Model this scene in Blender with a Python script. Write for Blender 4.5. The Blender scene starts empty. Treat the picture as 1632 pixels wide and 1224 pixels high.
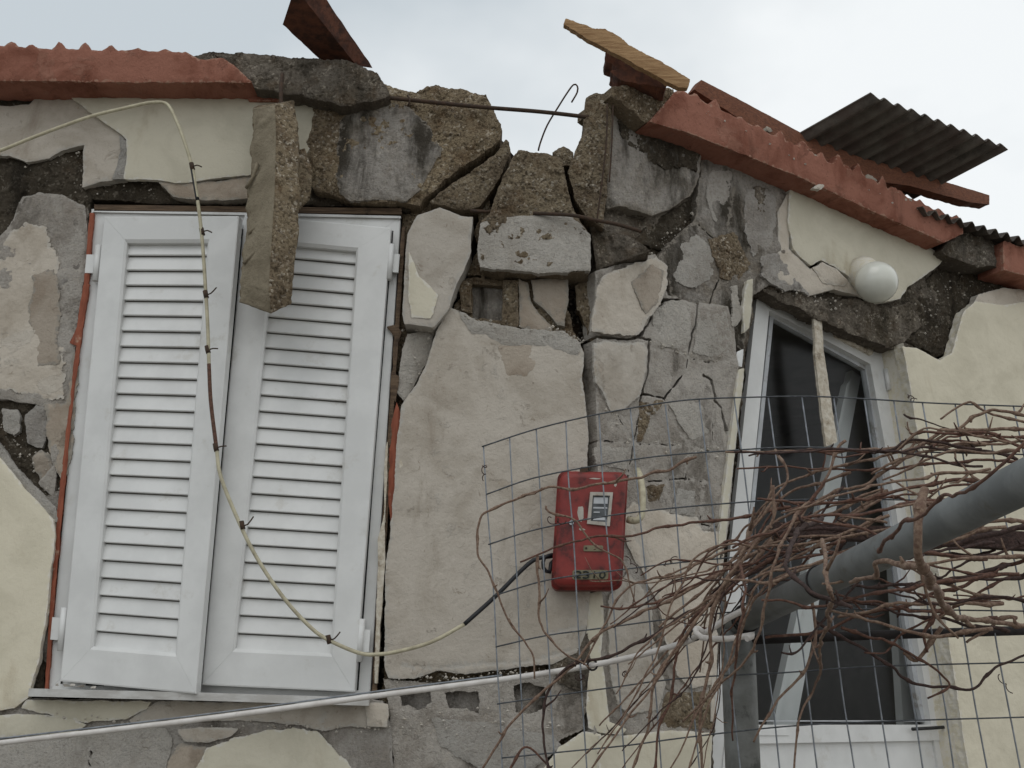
import bpy, bmesh, math, random
import numpy as np
from mathutils import Vector
random.seed(7)
SC = bpy.context.scene
COL = SC.collection
R = math.radians

# ------------------------------------------------------------------ camera
F, HZ = 1800.0, 1155.0                       # focal length and horizon, in photo pixels
TH = math.atan((HZ - 612) / F)
CAM = np.array([0.0, -4.0, 1.6])
cd = bpy.data.cameras.new('camera'); cam = bpy.data.objects.new('camera', cd); COL.objects.link(cam)
cam.location = CAM; cam.rotation_euler = (math.pi / 2 + TH, 0, 0)
cd.sensor_width = 36; cd.lens = F / 1632 * 36; cd.clip_end = 2000; cd.clip_start = .05
SC.camera = cam
# ------------------------------------------------------------------ sky, sun, exposure
SUN_EL, SUN_AZ = 55, 205                      # degrees; azimuth clockwise from +Y
w = bpy.data.worlds.new('World'); SC.world = w; w.use_nodes = True
nt = w.node_tree; N = nt.nodes; Lk = nt.links; N.clear()
out = N.new('ShaderNodeOutputWorld'); bg = N.new('ShaderNodeBackground'); bg.inputs[1].default_value = .1
sky = N.new('ShaderNodeTexSky'); sky.sky_type = 'NISHITA'; sky.sun_disc = False
sky.sun_elevation = R(SUN_EL); sky.sun_rotation = R(SUN_AZ); sky.dust_density = 3
tc = N.new('ShaderNodeTexCoord'); mp = N.new('ShaderNodeMapping'); mp.inputs['Scale'].default_value = (1, 1, 1.6)
nz = N.new('ShaderNodeTexNoise'); nz.inputs['Scale'].default_value = 2.2; nz.inputs['Detail'].default_value = 5; nz.inputs['Roughness'].default_value = .5
cr = N.new('ShaderNodeValToRGB'); cr.color_ramp.elements[0].position = .34; cr.color_ramp.elements[1].position = .62
cr.color_ramp.elements[0].color = (6.0, 6.6, 7.0, 1); cr.color_ramp.elements[1].color = (9.6, 9.9, 10.0, 1)
mx = N.new('ShaderNodeMix'); mx.data_type = 'RGBA'; mx.inputs[0].default_value = .93
Lk.new(tc.outputs['Generated'], mp.inputs[0]); Lk.new(mp.outputs[0], nz.inputs['Vector']); 
sx = N.new('ShaderNodeSeparateXYZ'); Lk.new(tc.outputs['Generated'], sx.inputs[0])
m1 = N.new('ShaderNodeMath'); m1.operation = 'MULTIPLY_ADD'; m1.inputs[1].default_value = .42; Lk.new(sx.outputs[0], m1.inputs[0]); Lk.new(nz.outputs['Fac'], m1.inputs[2])
m2 = N.new('ShaderNodeMath'); m2.operation = 'MULTIPLY_ADD'; m2.inputs[1].default_value = -.5; Lk.new(sx.outputs[2], m2.inputs[0]); Lk.new(m1.outputs[0], m2.inputs[2])
m3 = N.new('ShaderNodeMath'); m3.operation = 'ADD'; m3.inputs[1].default_value = .26; Lk.new(m2.outputs[0], m3.inputs[0]); Lk.new(m3.outputs[0], cr.inputs[0])
Lk.new(sky.outputs[0], mx.inputs[6]); Lk.new(cr.outputs[0], mx.inputs[7]); Lk.new(mx.outputs[2], bg.inputs[0]); Lk.new(bg.outputs[0], out.inputs[0])
sd = bpy.data.lights.new('sun', 'SUN'); sd.energy = .5; sd.angle = R(40); sd.color = (1, .97, .93)
so = bpy.data.objects.new('sun', sd); COL.objects.link(so)
a_, e_ = R(SUN_AZ), R(SUN_EL)
so.rotation_euler = Vector((math.sin(a_) * math.cos(e_), math.cos(a_) * math.cos(e_), math.sin(e_))).to_track_quat('Z', 'Y').to_euler()
VS = SC.view_settings; VS.view_transform = 'Standard'; VS.look = 'None'; VS.exposure = 0; VS.gamma = 1

# ------------------------------------------------------------------ geometry of the place
XC = 4 * (958 - 816) / 1881.0                 # the house corner
PHI = R(30)                                   # the right wall turns away
PL = {'L': (np.array([XC, 0, 0]), np.array([1., 0, 0]), np.array([0., -1, 0])),
      'R': (np.array([XC, 0, 0]), np.array([math.cos(PHI), math.sin(PHI), 0]), np.array([math.sin(PHI), -math.cos(PHI), 0]))}
_f = np.array([0, math.cos(TH), math.sin(TH)]); _u = np.array([0, -math.sin(TH), math.cos(TH)])
def ray(x, y):
    return _f * F + np.array([1., 0, 0]) * (x - 816) + _u * (612 - y)
def P(x, y, d=0., pl='L'):                    # point of the wall plane pl, d metres proud of it
    o, U, Nn = PL[pl]; r = ray(x, y); o = o + Nn * d
    return CAM + r * (np.dot(o - CAM, Nn) / np.dot(r, Nn))
def Q(x, y, Y):                               # point at world depth Y
    r = ray(x, y); return CAM + r * ((Y - CAM[1]) / r[1])
def QZ(x, y, Z):
    r = ray(x, y); return CAM + r * ((Z - CAM[2]) / r[2])
def uv(p, pl):
    o, U, _ = PL[pl]; return np.dot(p - o, U), p[2]

# ------------------------------------------------------------------ numpy noise
def _h(x, y, s):
    with np.errstate(over='ignore'):
        n = (x.astype(np.int64) * 374761393 + y.astype(np.int64) * 668265263 + s * 974634777) & 0xffffffff
        n = ((n ^ (n >> 13)) * 1274126177) & 0xffffffff
        n = ((n ^ (n >> 16)) * 2246822519) & 0xffffffff
    return ((n ^ (n >> 15)) & 0xffff) / 65535.0
def vn(x, y, s=0):
    xi = np.floor(x); yi = np.floor(y); fx = x - xi; fy = y - yi
    fx = fx * fx * (3 - 2 * fx); fy = fy * fy * (3 - 2 * fy)
    a = _h(xi, yi, s); b = _h(xi + 1, yi, s); c = _h(xi, yi + 1, s); d = _h(xi + 1, yi + 1, s)
    return (a + (b - a) * fx) * (1 - fy) + (c + (d - c) * fx) * fy
def fbm(x, y, s=0, o=4, g=.55):
    t = np.zeros_like(x); a = 1.; n = 0.
    for k in range(o):
        t += a * (vn(x, y, s + k * 17) * 2 - 1); n += a; a *= g; x = x * 2.03 + 3.1; y = y * 2.03 + 7.7
    return t / n

# ------------------------------------------------------------------ materials
def lin(h):
    h = h.lstrip('#'); v = [int(h[i:i + 2], 16) / 255 for i in (0, 2, 4)]
    return tuple((c / 12.92 if c <= .04045 else ((c + .055) / 1.055) ** 2.4) for c in v) + (1,)
class MT:
    def __init__(s, name, rough=.85, metal=0., spec=.3):
        s.m = bpy.data.materials.new(name); s.m.use_nodes = True; s.t = s.m.node_tree; s.N = s.t.nodes; s.L = s.t.links
        s.b = s.N['Principled BSDF']; s.b.inputs['Roughness'].default_value = rough; s.b.inputs['Metallic'].default_value = metal
        s.b.inputs['Specular IOR Level'].default_value = spec
        s.pos = s.N.new('ShaderNodeNewGeometry').outputs['Position']; s.h = None
    def map(s, sc):
        m = s.N.new('ShaderNodeMapping'); m.inputs['Scale'].default_value = sc; s.L.new(s.pos, m.inputs[0]); return m.outputs[0]
    def noise(s, scale, det=4, rough=.55, sc=None, dist=0):
        n = s.N.new('ShaderNodeTexNoise'); n.inputs['Scale'].default_value = scale; n.inputs['Detail'].default_value = det
        n.inputs['Roughness'].default_value = rough; n.inputs['Distortion'].default_value = dist
        s.L.new(s.map(sc) if sc else s.pos, n.inputs['Vector']); return n.outputs['Fac']
    def vor(s, scale, feat='F1', outp='Distance', sc=None):
        n = s.N.new('ShaderNodeTexVoronoi'); n.feature = feat; n.inputs['Scale'].default_value = scale
        s.L.new(s.map(sc) if sc else s.pos, n.inputs['Vector']); return n.outputs[outp]
    def ramp(s, x, a, b, va=0., vb=1.):
        n = s.N.new('ShaderNodeMapRange'); n.interpolation_type = 'SMOOTHSTEP'
        n.inputs[1].default_value = a; n.inputs[2].default_value = b; n.inputs[3].default_value = va; n.inputs[4].default_value = vb
        s.L.new(x, n.inputs[0]); return n.outputs[0]
    def math(s, op, a, b):
        n = s.N.new('ShaderNodeMath'); n.operation = op
        for i, v in enumerate((a, b)):
            if isinstance(v, (int, float)): n.inputs[i].default_value = v
            else: s.L.new(v, n.inputs[i])
        return n.outputs[0]
    def mix(s, f, a, b, bt='MIX'):
        n = s.N.new('ShaderNodeMix'); n.data_type = 'RGBA'; n.blend_type = bt
        for i, v in ((0, f), (6, a), (7, b)):
            if isinstance(v, (int, float)): n.inputs[i].default_value = v
            elif isinstance(v, tuple): n.inputs[i].default_value = v
            else: s.L.new(v, n.inputs[i])
        return n.outputs[2]
    def attr(s, name):
        n = s.N.new('ShaderNodeAttribute'); n.attribute_name = name; return n.outputs['Fac']
    def rnd(s):
        return s.N.new('ShaderNodeObjectInfo').outputs['Random']
    def col(s, c):
        if isinstance(c, tuple): s.b.inputs['Base Color'].default_value = c
        else: s.L.new(c, s.b.inputs['Base Color'])
        return s
    def bump(s, x, dist, strength=1.):
        n = s.N.new('ShaderNodeBump'); n.inputs['Distance'].default_value = dist; n.inputs['Strength'].default_value = strength
        s.L.new(x, n.inputs['Height'])
        if s.h is not None: s.L.new(s.h, n.inputs['Normal'])
        s.h = n.outputs[0]; s.L.new(s.h, s.b.inputs['Normal']); return s

def masonry(name, base, alt, dirt, rim, dirt_lo=.55, dirt_amt=.8, agg=0., rimw=.012, spk=.25, stain=(5, 5, 1.6), b=.006, alt_lo=.42, flake=.45, alt2=None):
    m = MT(name, .93, spec=.15)
    c = m.mix(m.ramp(m.noise(4.5, 6, .62, dist=.6), alt_lo, alt_lo + .22), lin(base), lin(alt))
    if agg:
        v = m.vor(120, 'F1', 'Color'); sep = m.N.new('ShaderNodeSeparateColor'); m.L.new(v, sep.inputs[0])
        c = m.mix(m.math('MULTIPLY', m.math('MULTIPLY', m.ramp(sep.outputs[0], .66, .95), m.ramp(m.noise(22, 4, .6), .4, .62)), min(1, agg * 1.3)), c, lin('#d2c8b7'))
        c = m.mix(m.math('MULTIPLY', m.ramp(sep.outputs[1], .6, .9), agg * .9), c, lin('#3a2f26'))
        c = m.mix(m.math('MULTIPLY', m.ramp(m.noise(9, 5, .7), .5, .68), agg * .8), c, lin('#6b5238'))
    c = m.mix(m.math('MULTIPLY', m.ramp(m.noise(1, 7, .66, sc=stain, dist=.4), dirt_lo, dirt_lo + .17), dirt_amt), c, lin(dirt))
    c = m.mix(m.math('MULTIPLY', m.ramp(m.noise(70, 5, .7), .56, .74), spk), c, lin(dirt))
    c = m.mix(m.math('MULTIPLY', m.ramp(m.noise(28, 5, .75, dist=1.), .62, .68), spk * 1.6), c, lin(dirt))
    fl = m.ramp(m.noise(5, 10, .70, dist=.3), .58, .63)
    c = m.mix(m.math('MULTIPLY', fl, flake), c, lin(rim))
    fl2 = m.ramp(m.noise(7.5, 10, .72, dist=.3), .60, .64)
    c = m.mix(m.math('MULTIPLY', fl2, flake * .8), c, lin(alt2 or dirt))
    e = m.math('ADD', m.attr('edge'), m.ramp(m.noise(40, 4, .7), .3, .7, -.010, .012))
    c = m.mix(m.ramp(e, 0, rimw, 1, 0), c, lin(rim))
    c = m.mix(1., c, m.mix(m.rnd(), (.86, .86, .87, 1), (1.08, 1.06, 1.04, 1)), 'MULTIPLY')
    m.col(c)
    if flake: m.bump(m.math('ADD', fl, m.math('MULTIPLY', fl2, -1.)), .0012)
    m.bump(m.noise(14, 6, .65), b * 2.2).bump(m.noise(90, 6, .7), b)
    if agg: m.bump(m.vor(120), -.008 * agg).bump(m.noise(160, 4, .7), .006)
    return m.m

M = {}
M['cr'] = masonry('cream_paint', '#d1cbb8', '#c7c1ae', '#a4957a', '#d3cfc4', .57, .6, spk=.10, b=.0014, rimw=.006, flake=0)
M['be'] = masonry('beige_render', '#c1b9ad', '#b1a89b', '#877a6a', '#b9b4ab', .56, .6, spk=.34, b=.003, flake=.35, alt2='#a39482')
M['be2'] = masonry('brown_render', '#ada294', '#9b8e7f', '#6b5d4e', '#9a948a', .54, .6, spk=.25, b=.004)
M['gr'] = masonry('grey_cement', '#b0aba4', '#98928a', '#59534b', '#aaa59e', .52, .8, agg=.15, spk=.25, b=.005)
M['st'] = masonry('stained_cement', '#a6a19a', '#857e74', '#3f3a32', '#958e84', .43, .95, agg=.2, spk=.35, b=.006)
M['rc'] = masonry('broken_concrete', '#94866f', '#7d6f5c', '#463c30', '#887a67', .54, .65, agg=.62, spk=.35, b=.008)
M['dk'] = masonry('dirty_concrete', '#857d72', '#696154', '#3f3a32', '#6b6359', .5, .75, agg=.4, spk=.4, b=.009)
M['bl'] = masonry('block_cement', '#b6b2ab', '#a8a39b', '#716b62', '#b0aca5', .58, .6, agg=.12, spk=.45, b=.006)
M['dd'] = masonry('shaded_stained_concrete', '#5f574b', '#4b4439', '#2c2721', '#4e473d', .5, .8, agg=.22, spk=.4, b=.01)  # recess shade put into the concrete colour; also used for the column stain
M['tn'] = masonry('tan_mortar', '#918876', '#7f7665', '#5c5040', '#8d806c', .52, .6, spk=.35, b=.006)
M['core'] = masonry('masonry_core', '#332d27', '#28231e', '#1a1613', '#241f1b', .5, .8, agg=.3, spk=.3, b=.009)  # dark interior, deepened further so cracks look black; shade put into the colour
M['tc'] = masonry('terracotta_paint', '#986959', '#7d5041', '#553a2f', '#a17d6c', .57, .62, spk=.35, b=.004, stain=(9, 9, 1.5), rimw=.004, flake=.25)

def simple(name, base, alt=None, rough=.6, sc=20, stretch=None, b=0., metal=0., spec=.4, dirt=None, dirt_lo=.58, amt=.7, dsc=12):
    m = MT(name, rough, metal, spec)
    c = lin(base)
    if alt: c = m.mix(m.ramp(m.noise(sc, 5, .6, sc=stretch), .35, .65), lin(base), lin(alt))
    if dirt: c = m.mix(m.math('MULTIPLY', m.ramp(m.noise(dsc, 6, .7), dirt_lo, dirt_lo + .13), amt), c, lin(dirt))
    m.col(c)
    if b: m.bump(m.noise(sc * 1.5, 5, .65, sc=stretch), b)
    return m.m
M['pvc'] = simple('white_pvc', '#dadad8', '#d0d0ce', .42, 6, dirt='#b9b5ac', dirt_lo=.57, amt=.45, dsc=7)
M['pvcd'] = simple('dusty_pvc', '#b9bcbf', '#a7a9ab', .5, 9, dirt='#807a70', dirt_lo=.55)
M['black'] = simple('black_rubber', '#1d1d1e', '#282828', .55, 30)
M['marble'] = simple('marble_sill', '#c6c5c2', '#aeaba6', .55, 9, (1, 1, 3), .002, dirt='#8b857b', amt=.5)
M['wood'] = simple('weathered_timber', '#6e4432', '#4c3026', .85, 22, (1, 1, 1), .004, dirt='#33241d', dirt_lo=.52)
M['paleboard'] = simple('raw_pine', '#a88761', '#8c6b48', .8, 26, (.5, 6, 6), .004, dirt='#8a6238', dirt_lo=.6, amt=.5)
M['batten'] = simple('batten_timber', '#7c4f39', '#65402f', .85, 26, (.6, 5, 5), .004, dirt='#c08f5c', dirt_lo=.66, amt=.5)
M['lintel'] = simple('old_lintel_wood', '#6a5846', '#4b3c30', .9, 18, (.5, 6, 6), .005, dirt='#2c241d', dirt_lo=.55)
M['subframe'] = simple('red_timber_frame', '#96553e', '#7d4431', .8, 18, (6, 6, .6), .003, dirt='#c2b29c', dirt_lo=.6, amt=.6)
M['rust'] = simple('rusty_steel', '#40352d', '#4f3d30', .8, 60, None, .002, metal=.3)
M['wire'] = simple('grey_wire', '#5c5f62', '#45474a', .5, 80, metal=.5)
M['wirev'] = simple('galvanised_wire', '#8d9196', '#74787d', .5, 40, metal=.4)
M['galv'] = simple('galvanised_pipe', '#747675', '#5f6160', .5, 9, (1, 1, 1), .0003, metal=.1, dirt='#5a564d', dirt_lo=.56, amt=.7, dsc=13)
M['post'] = simple('weathered_post', '#7a7b78', '#656561', .6, 12, None, .003, metal=.2, dirt='#3a3b36', dirt_lo=.52, amt=.8, dsc=11)
M['dark'] = simple('dark_iron_rail', '#2d2726', '#1f1b1a', .75, 40, None, .003)
M['cane'] = simple('vine_bark', '#85705f', '#644d41', .85, 40, (3, 3, 3), .002, dirt='#a18d7d', dirt_lo=.58, amt=.6, dsc=25)
M['cane2'] = simple('red_vine_bark', '#6b4d40', '#4d362d', .85, 40, (3, 3, 3), .002, dirt='#8f7768', dirt_lo=.6, amt=.6, dsc=25)
M['cane3'] = simple('dark_vine_bark', '#4c3a35', '#362925', .9, 40, (3, 3, 3), .003, dirt='#7d6a60', dirt_lo=.62, amt=.6, dsc=25)
M['cable'] = simple('cream_cable', '#bfb89e', '#a9a189', .55, 30, dirt='#4a4136', dirt_lo=.62, amt=.8, dsc=30)
M['bcable'] = simple('taped_cable', '#26272b', '#1b1c1f', .5, 30, dirt='#a9a497', dirt_lo=.66, amt=.9, dsc=40)
M['wcable'] = simple('white_cable', '#d9d4cf', '#c9c3bd', .5, 20, dirt='#97908a', dirt_lo=.62, amt=.5)
M['redbox'] = simple('red_box_paint', '#852f2a', '#6b2622', .5, 14, None, .001, dirt='#371815', dirt_lo=.52, amt=.7, dsc=14)
M['whitepaint'] = simple('chipped_white_paint', '#b5afa5', '#a09a90', .7, 30, dirt='#8a4a40', dirt_lo=.6, amt=.8, dsc=30)
M['plate'] = simple('number_plate', '#7d7760', '#6a644f', .7, 30, dirt='#4d4738', dirt_lo=.55, amt=.6, dsc=40)
M['ink'] = simple('plate_ink', '#1f2420', '#2a2e29', .7)
M['meterface'] = simple('meter_works', '#55595b', '#3d4042', .4, 30)
M['sheet'] = simple('dark_corrugated_sheet', '#5a544c', '#4a3f38', .75, 9, (1, 1, 1), .002, dirt='#37322c', dirt_lo=.5, amt=.7, dsc=6)
M['room'] = simple('room_plaster', '#8a857a', '#7b766c', .9, 5)
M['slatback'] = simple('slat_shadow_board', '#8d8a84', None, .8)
M['strip'] = simple('foam_strip', '#cbc4b6', '#b3a896', .85, 50, None, .003, dirt='#6d5c48', dirt_lo=.55)
M['globe'] = simple('opal_glass', '#d6d6cd', '#cdcdc2', .14, 5, spec=.6)
M['ground'] = simple('yard_concrete', '#8f8a82', '#7f7a72', .9, 2, None, .01, dirt='#6a655d')
g = MT('window_glass', .03, spec=.5)
g.N.remove(g.b); tr = g.N.new('ShaderNodeBsdfTransparent'); gl = g.N.new('ShaderNodeBsdfGlossy'); ms = g.N.new('ShaderNodeMixShader')
tr.inputs[0].default_value = (.80, .82, .82, 1); gl.inputs['Roughness'].default_value = .22; lw = g.N.new('ShaderNodeLayerWeight'); lw.inputs[0].default_value = .5
g.L.new(g.math('ADD', g.math('MULTIPLY', g.math('POWER', lw.outputs['Facing'], 4), .3), .03), ms.inputs[0]); g.L.new(tr.outputs[0], ms.inputs[1]); g.L.new(gl.outputs[0], ms.inputs[2])
g.L.new(ms.outputs[0], g.N['Material Output'].inputs[0]); M['glass'] = g.m

# ------------------------------------------------------------------ objects
ORG = {}
def tag(o, label=None, cat=None, group=None, kind=None):
    for k, v in (('label', label), ('category', cat), ('group', group), ('kind', kind)):
        if v: o[k] = v
    return o
def empty(name, loc, label, cat, group=None):
    o = bpy.data.objects.new(name, None); COL.objects.link(o); o.location = loc; o.empty_display_size = .1
    ORG[o] = np.array(loc, float); return tag(o, label, cat, group)
def mesh(name, V, Fc, mat, parent=None, smooth=False, mats=None, mi=None, recalc=True):
    V = np.asarray(V, float).reshape(-1, 3)
    org = np.array([V[:, 0].mean(), V[:, 1].mean(), V[:, 2].min()])
    me = bpy.data.meshes.new(name)
    me.from_pydata((V - org).tolist(), [], [list(map(int, f)) for f in Fc])
    for k in (mats or [mat]): me.materials.append(M[k])
    if mi is not None: me.polygons.foreach_set('material_index', np.asarray(mi, np.int32))
    if smooth is True: me.polygons.foreach_set('use_smooth', np.ones(len(me.polygons), bool))
    elif smooth is not False: me.polygons.foreach_set('use_smooth', np.asarray(smooth, bool))
    if recalc:
        b_m = bmesh.new(); b_m.from_mesh(me); bmesh.ops.recalc_face_normals(b_m, faces=b_m.faces); b_m.to_mesh(me); b_m.free()
    me.update()
    o = bpy.data.objects.new(name, me); COL.objects.link(o); ORG[o] = org
    if parent is not None: o.parent = parent; o.location = org - ORG[parent]
    else: o.location = org
    return o
class G:                                       # collects pieces of ONE mesh
    def __init__(s): s.V = []; s.F = []; s.S = []; s.MI = []
    def add(s, V, Fc, smooth=False, mi=0):
        n = len(s.V); s.V += [tuple(v) for v in V]; s.F += [[i + n for i in f] for f in Fc]
        s.S += [smooth] * len(Fc); s.MI += [mi] * len(Fc); return s
    def hexa(s, a, b, mi=0):                   # two quads (4 points each), joined
        V = list(a) + list(b)
        return s.add(V, [[0, 1, 2, 3], [7, 6, 5, 4], [0, 4, 5, 1], [1, 5, 6, 2], [2, 6, 7, 3], [3, 7, 4, 0]], mi=mi)
    def prism(s, a, b, mi=0):
        n = len(a); return s.add(list(a) + list(b), [list(range(n)), list(range(2 * n - 1, n - 1, -1))] + [[i, n + i, n + (i + 1) % n, (i + 1) % n] for i in range(n)], mi=mi)
    def tube(s, pts, rad, seg=8, mi=0, cap=True):
        pts = np.asarray(pts, float); n = len(pts)
        rad = np.full(n, rad) if np.isscalar(rad) else np.asarray(rad)
        T = np.gradient(pts, axis=0); T /= np.linalg.norm(T, axis=1)[:, None] + 1e-9
        ref = np.array([0, 0, 1.]) if abs(T[0][2]) < .9 else np.array([1., 0, 0])
        A = np.cross(T[0], ref); A /= np.linalg.norm(A); V = []
        for i in range(n):
            A = A - T[i] * np.dot(A, T[i]); A /= np.linalg.norm(A) + 1e-9; B = np.cross(T[i], A)
            for k in range(seg):
                q = 2 * math.pi * k / seg; V.append(pts[i] + (A * math.cos(q) + B * math.sin(q)) * rad[i])
        Fc = [[i * seg + k, i * seg + (k + 1) % seg, (i + 1) * seg + (k + 1) % seg, (i + 1) * seg + k] for i in range(n - 1) for k in range(seg)]
        s.add(V, Fc, True, mi)
        if cap: s.add([], []); b = len(s.V) - len(V); s.F += [[b + k for k in range(seg)][::-1], [b + (n - 1) * seg + k for k in range(seg)]]; s.S += [False, False]; s.MI += [mi, mi]
        return s
    def out(s, name, mat, parent=None, mats=None):
        return mesh(name, s.V, s.F, mat, parent, s.S, mats, s.MI if mats else None)
def spline(pts, step=.02):
    p = np.asarray(pts, float)
    if len(p) == 2: p = np.array([p[0], (p[0] + p[1]) / 2, p[1]])
    p = np.vstack([2 * p[0] - p[1], p, 2 * p[-1] - p[-2]]); o = []
    for i in range(1, len(p) - 2):
        n = max(2, int(np.linalg.norm(p[i + 1] - p[i]) / step)); a, b, c, d = p[i - 1:i + 3]
        for t in np.linspace(0, 1, n, endpoint=False):
            o.append(.5 * (2 * b + (c - a) * t + (2 * a - 5 * b + 4 * c - d) * t * t + (3 * b - a - 3 * c + d) * t ** 3))
    o.append(p[-2]); return np.array(o)

SEED = [0]
def sdf(px, py, poly):
    n = len(poly); best = np.full(px.shape, 1e9); ins = np.zeros(px.shape, bool)
    for i in range(n):
        ax, ay = poly[i]; bx, by = poly[(i + 1) % n]; dx, dy = bx - ax, by - ay
        t = np.clip(((px - ax) * dx + (py - ay) * dy) / (dx * dx + dy * dy + 1e-12), 0, 1)
        best = np.minimum(best, (px - ax - t * dx) ** 2 + (py - ay - t * dy) ** 2)
        if dy != 0:
            c = ((ay > py) != (by > py)) & (px < dx * (py - ay) / dy + ax); ins ^= c
    return np.where(ins, 1, -1) * np.sqrt(best)
def frag(name, poly, pl='L', d=0., th=.05, m='be', h=.005, jag=.007, amp=.003, rim=.004, rw=.012, holes=(), tilt=(0, 0), parent='house', jf=16, fr=9, grow=0., cracks=()):
    """a broken slab of the wall: outline in photo pixels on wall plane pl, d proud of it, th thick"""
    SEED[0] += 1; sd_ = SEED[0]
    A = np.array([uv(P(x, y, d, pl), pl) for x, y in poly])
    u0, v0 = A.min(0) - .03; u1, v1 = A.max(0) + .03
    us = np.arange(u0, u1, h); vs = np.arange(v0, v1, h); U, Vv = np.meshgrid(us, vs, indexing='ij')
    s = sdf(U, Vv, A)
    for hl in holes:
        s = np.minimum(s, -sdf(U, Vv, np.array([uv(P(x, y, d, pl), pl) for x, y in hl])))
    s = s + grow + jag * 1.25 * fbm(U * jf, Vv * jf, sd_, 6, .68)
    for pts, wpx in cracks:
        C_ = np.array([uv(P(x, y, d, pl), pl) for x, y in pts]); dm = np.full(s.shape, 1e9)
        Uw = U + .007 * fbm(U * 22, Vv * 22, sd_ + 3, 4, .65); Vw = Vv + .007 * fbm(U * 22, Vv * 22, sd_ + 4, 4, .65)
        for i in range(len(C_) - 1):
            (ax, ay), (bx, by) = C_[i], C_[i + 1]; dx, dy = bx - ax, by - ay
            t = np.clip(((Uw - ax) * dx + (Vw - ay) * dy) / (dx * dx + dy * dy), 0, 1)
            dm = np.minimum(dm, np.hypot(Uw - ax - t * dx, Vw - ay - t * dy))
        s = np.minimum(s, dm - wpx * .00105 * (1 + .9 * fbm(U * 18, Vv * 18, sd_ + 7, 3)))
    gu, gv = np.gradient(s, h); gn = np.sqrt(gu * gu + gv * gv) + 1e-6; gu /= gn; gv /= gn
    ok = s > -.5 * h
    c = ok[:-1, :-1] & ok[1:, :-1] & ok[1:, 1:] & ok[:-1, 1:]
    nu, nv = s.shape; idx = np.arange(nu * nv).reshape(nu, nv)
    q = np.stack([idx[:-1, :-1][c], idx[1:, :-1][c], idx[1:, 1:][c], idx[:-1, 1:][c]], 1)
    if len(q) == 0: return None
    E = np.concatenate([q[:, [0, 1]], q[:, [1, 2]], q[:, [2, 3]], q[:, [3, 0]]])
    key = np.sort(E, 1); key = key[:, 0] * (nu * nv) + key[:, 1]
    _, inv, cnt = np.unique(key, return_inverse=True, return_counts=True)
    be = E[cnt[inv] == 1]; bv = np.unique(be)
    Uf, Vf, sf = U.ravel().copy(), Vv.ravel().copy(), s.ravel().copy()
    mv = np.clip(sf[bv], -h, h); Uf[bv] -= mv * gu.ravel()[bv]; Vf[bv] -= mv * gv.ravel()[bv]; sf[bv] = 0
    used = np.unique(q); mp_ = np.full(nu * nv, -1); mp_[used] = np.arange(len(used)); q = mp_[q]
    u, v, e = Uf[used], Vf[used], np.maximum(sf[used], 0)
    W = d + amp * fbm(u * fr, v * fr, sd_ + 50, 6, .6) - rim * np.exp(-e / rw) * (1 + .8 * fbm(u * 30, v * 30, sd_ + 9, 3))
    if m in ('rc', 'dk', 'dd', 'st'): W += .0042 * fbm(u * 48, v * 48, sd_ + 77, 4, .7) + (.006 * (fbm(u * 26, v * 26, sd_ + 31, 3) > .28) if m != 'st' else 0)
    cu, cv = A.mean(0); W += tilt[0] * (u - cu) + tilt[1] * (v - cv)
    o, Uv, Nn = PL[pl]
    pos = lambda u, v, w: o[None, :] + u[:, None] * Uv + np.outer(v, [0, 0, 1]) + w[:, None] * Nn
    Vt = [pos(u, v, W)]; Fs = [q]; ed = [e]
    nb = len(used); bvm = mp_[bv]; bm = np.full(nb, -1); bm[bvm] = np.arange(len(bv))
    bee = bm[mp_[be]]; base = nb; gx, gy = gu.ravel()[bv], gv.ravel()[bv]
    for f in (0, .35, .7, 1.):
        j = 0 if f == 0 else .006 * (vn(u[bvm] * 40 + f * 90, v[bvm] * 40, sd_) - .2) * min(1, th / .04)
        Vt.append(pos(u[bvm] + gx * j, v[bvm] + gy * j, W[bvm] - th * f)); ed.append(np.full(len(bv), .03 if (m == 'tc' and f > .2) else 0.))
    k = len(bv)
    for r in range(3):
        a = base + r * k
        Fs.append(np.stack([bee[:, 1] + a, bee[:, 0] + a, bee[:, 0] + a + k, bee[:, 1] + a + k], 1))
    Vt = np.concatenate(Vt); Fs = np.concatenate(Fs); ed = np.concatenate(ed)
    org = np.array([Vt[:, 0].mean(), Vt[:, 1].mean(), Vt[:, 2].min()]); Vt = Vt - org
    me = bpy.data.meshes.new(name); me.vertices.add(len(Vt)); me.vertices.foreach_set('co', Vt.astype(np.float32).ravel())
    me.loops.add(len(Fs) * 4); me.loops.foreach_set('vertex_index', Fs.astype(np.int32).ravel())
    me.polygons.add(len(Fs)); me.polygons.foreach_set('loop_start', np.arange(0, len(Fs) * 4, 4, dtype=np.int32))
    sm = np.zeros(len(Fs), bool); sm[:len(q)] = True; me.polygons.foreach_set('use_smooth', sm)
    me.update(calc_edges=True); me.validate()
    at = me.attributes.new('edge', 'FLOAT', 'POINT'); at.data.foreach_set('value', ed.astype(np.float32))
    me.materials.append(M[m])
    ob = bpy.data.objects.new(name, me); COL.objects.link(ob); ORG[ob] = org
    if parent == 'house': parent = house
    if parent is not None: ob.parent = parent; ob.location = org - ORG[parent]
    else: ob.location = org
    return ob

# ------------------------------------------------------------------ ground
tag(mesh('ground', [(-300, -300, 0), (300, -300, 0), (300, 300, 0), (-300, 300, 0)], [[0, 1, 2, 3]], 'ground'), 'concrete yard in front of the house', 'ground', kind='structure')
del COL.objects['ground']['category']
house = empty('damaged_house', (XC, 0, 0), 'earthquake damaged rendered house with cracked walls, white shutters and terracotta eaves', 'house')

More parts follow.
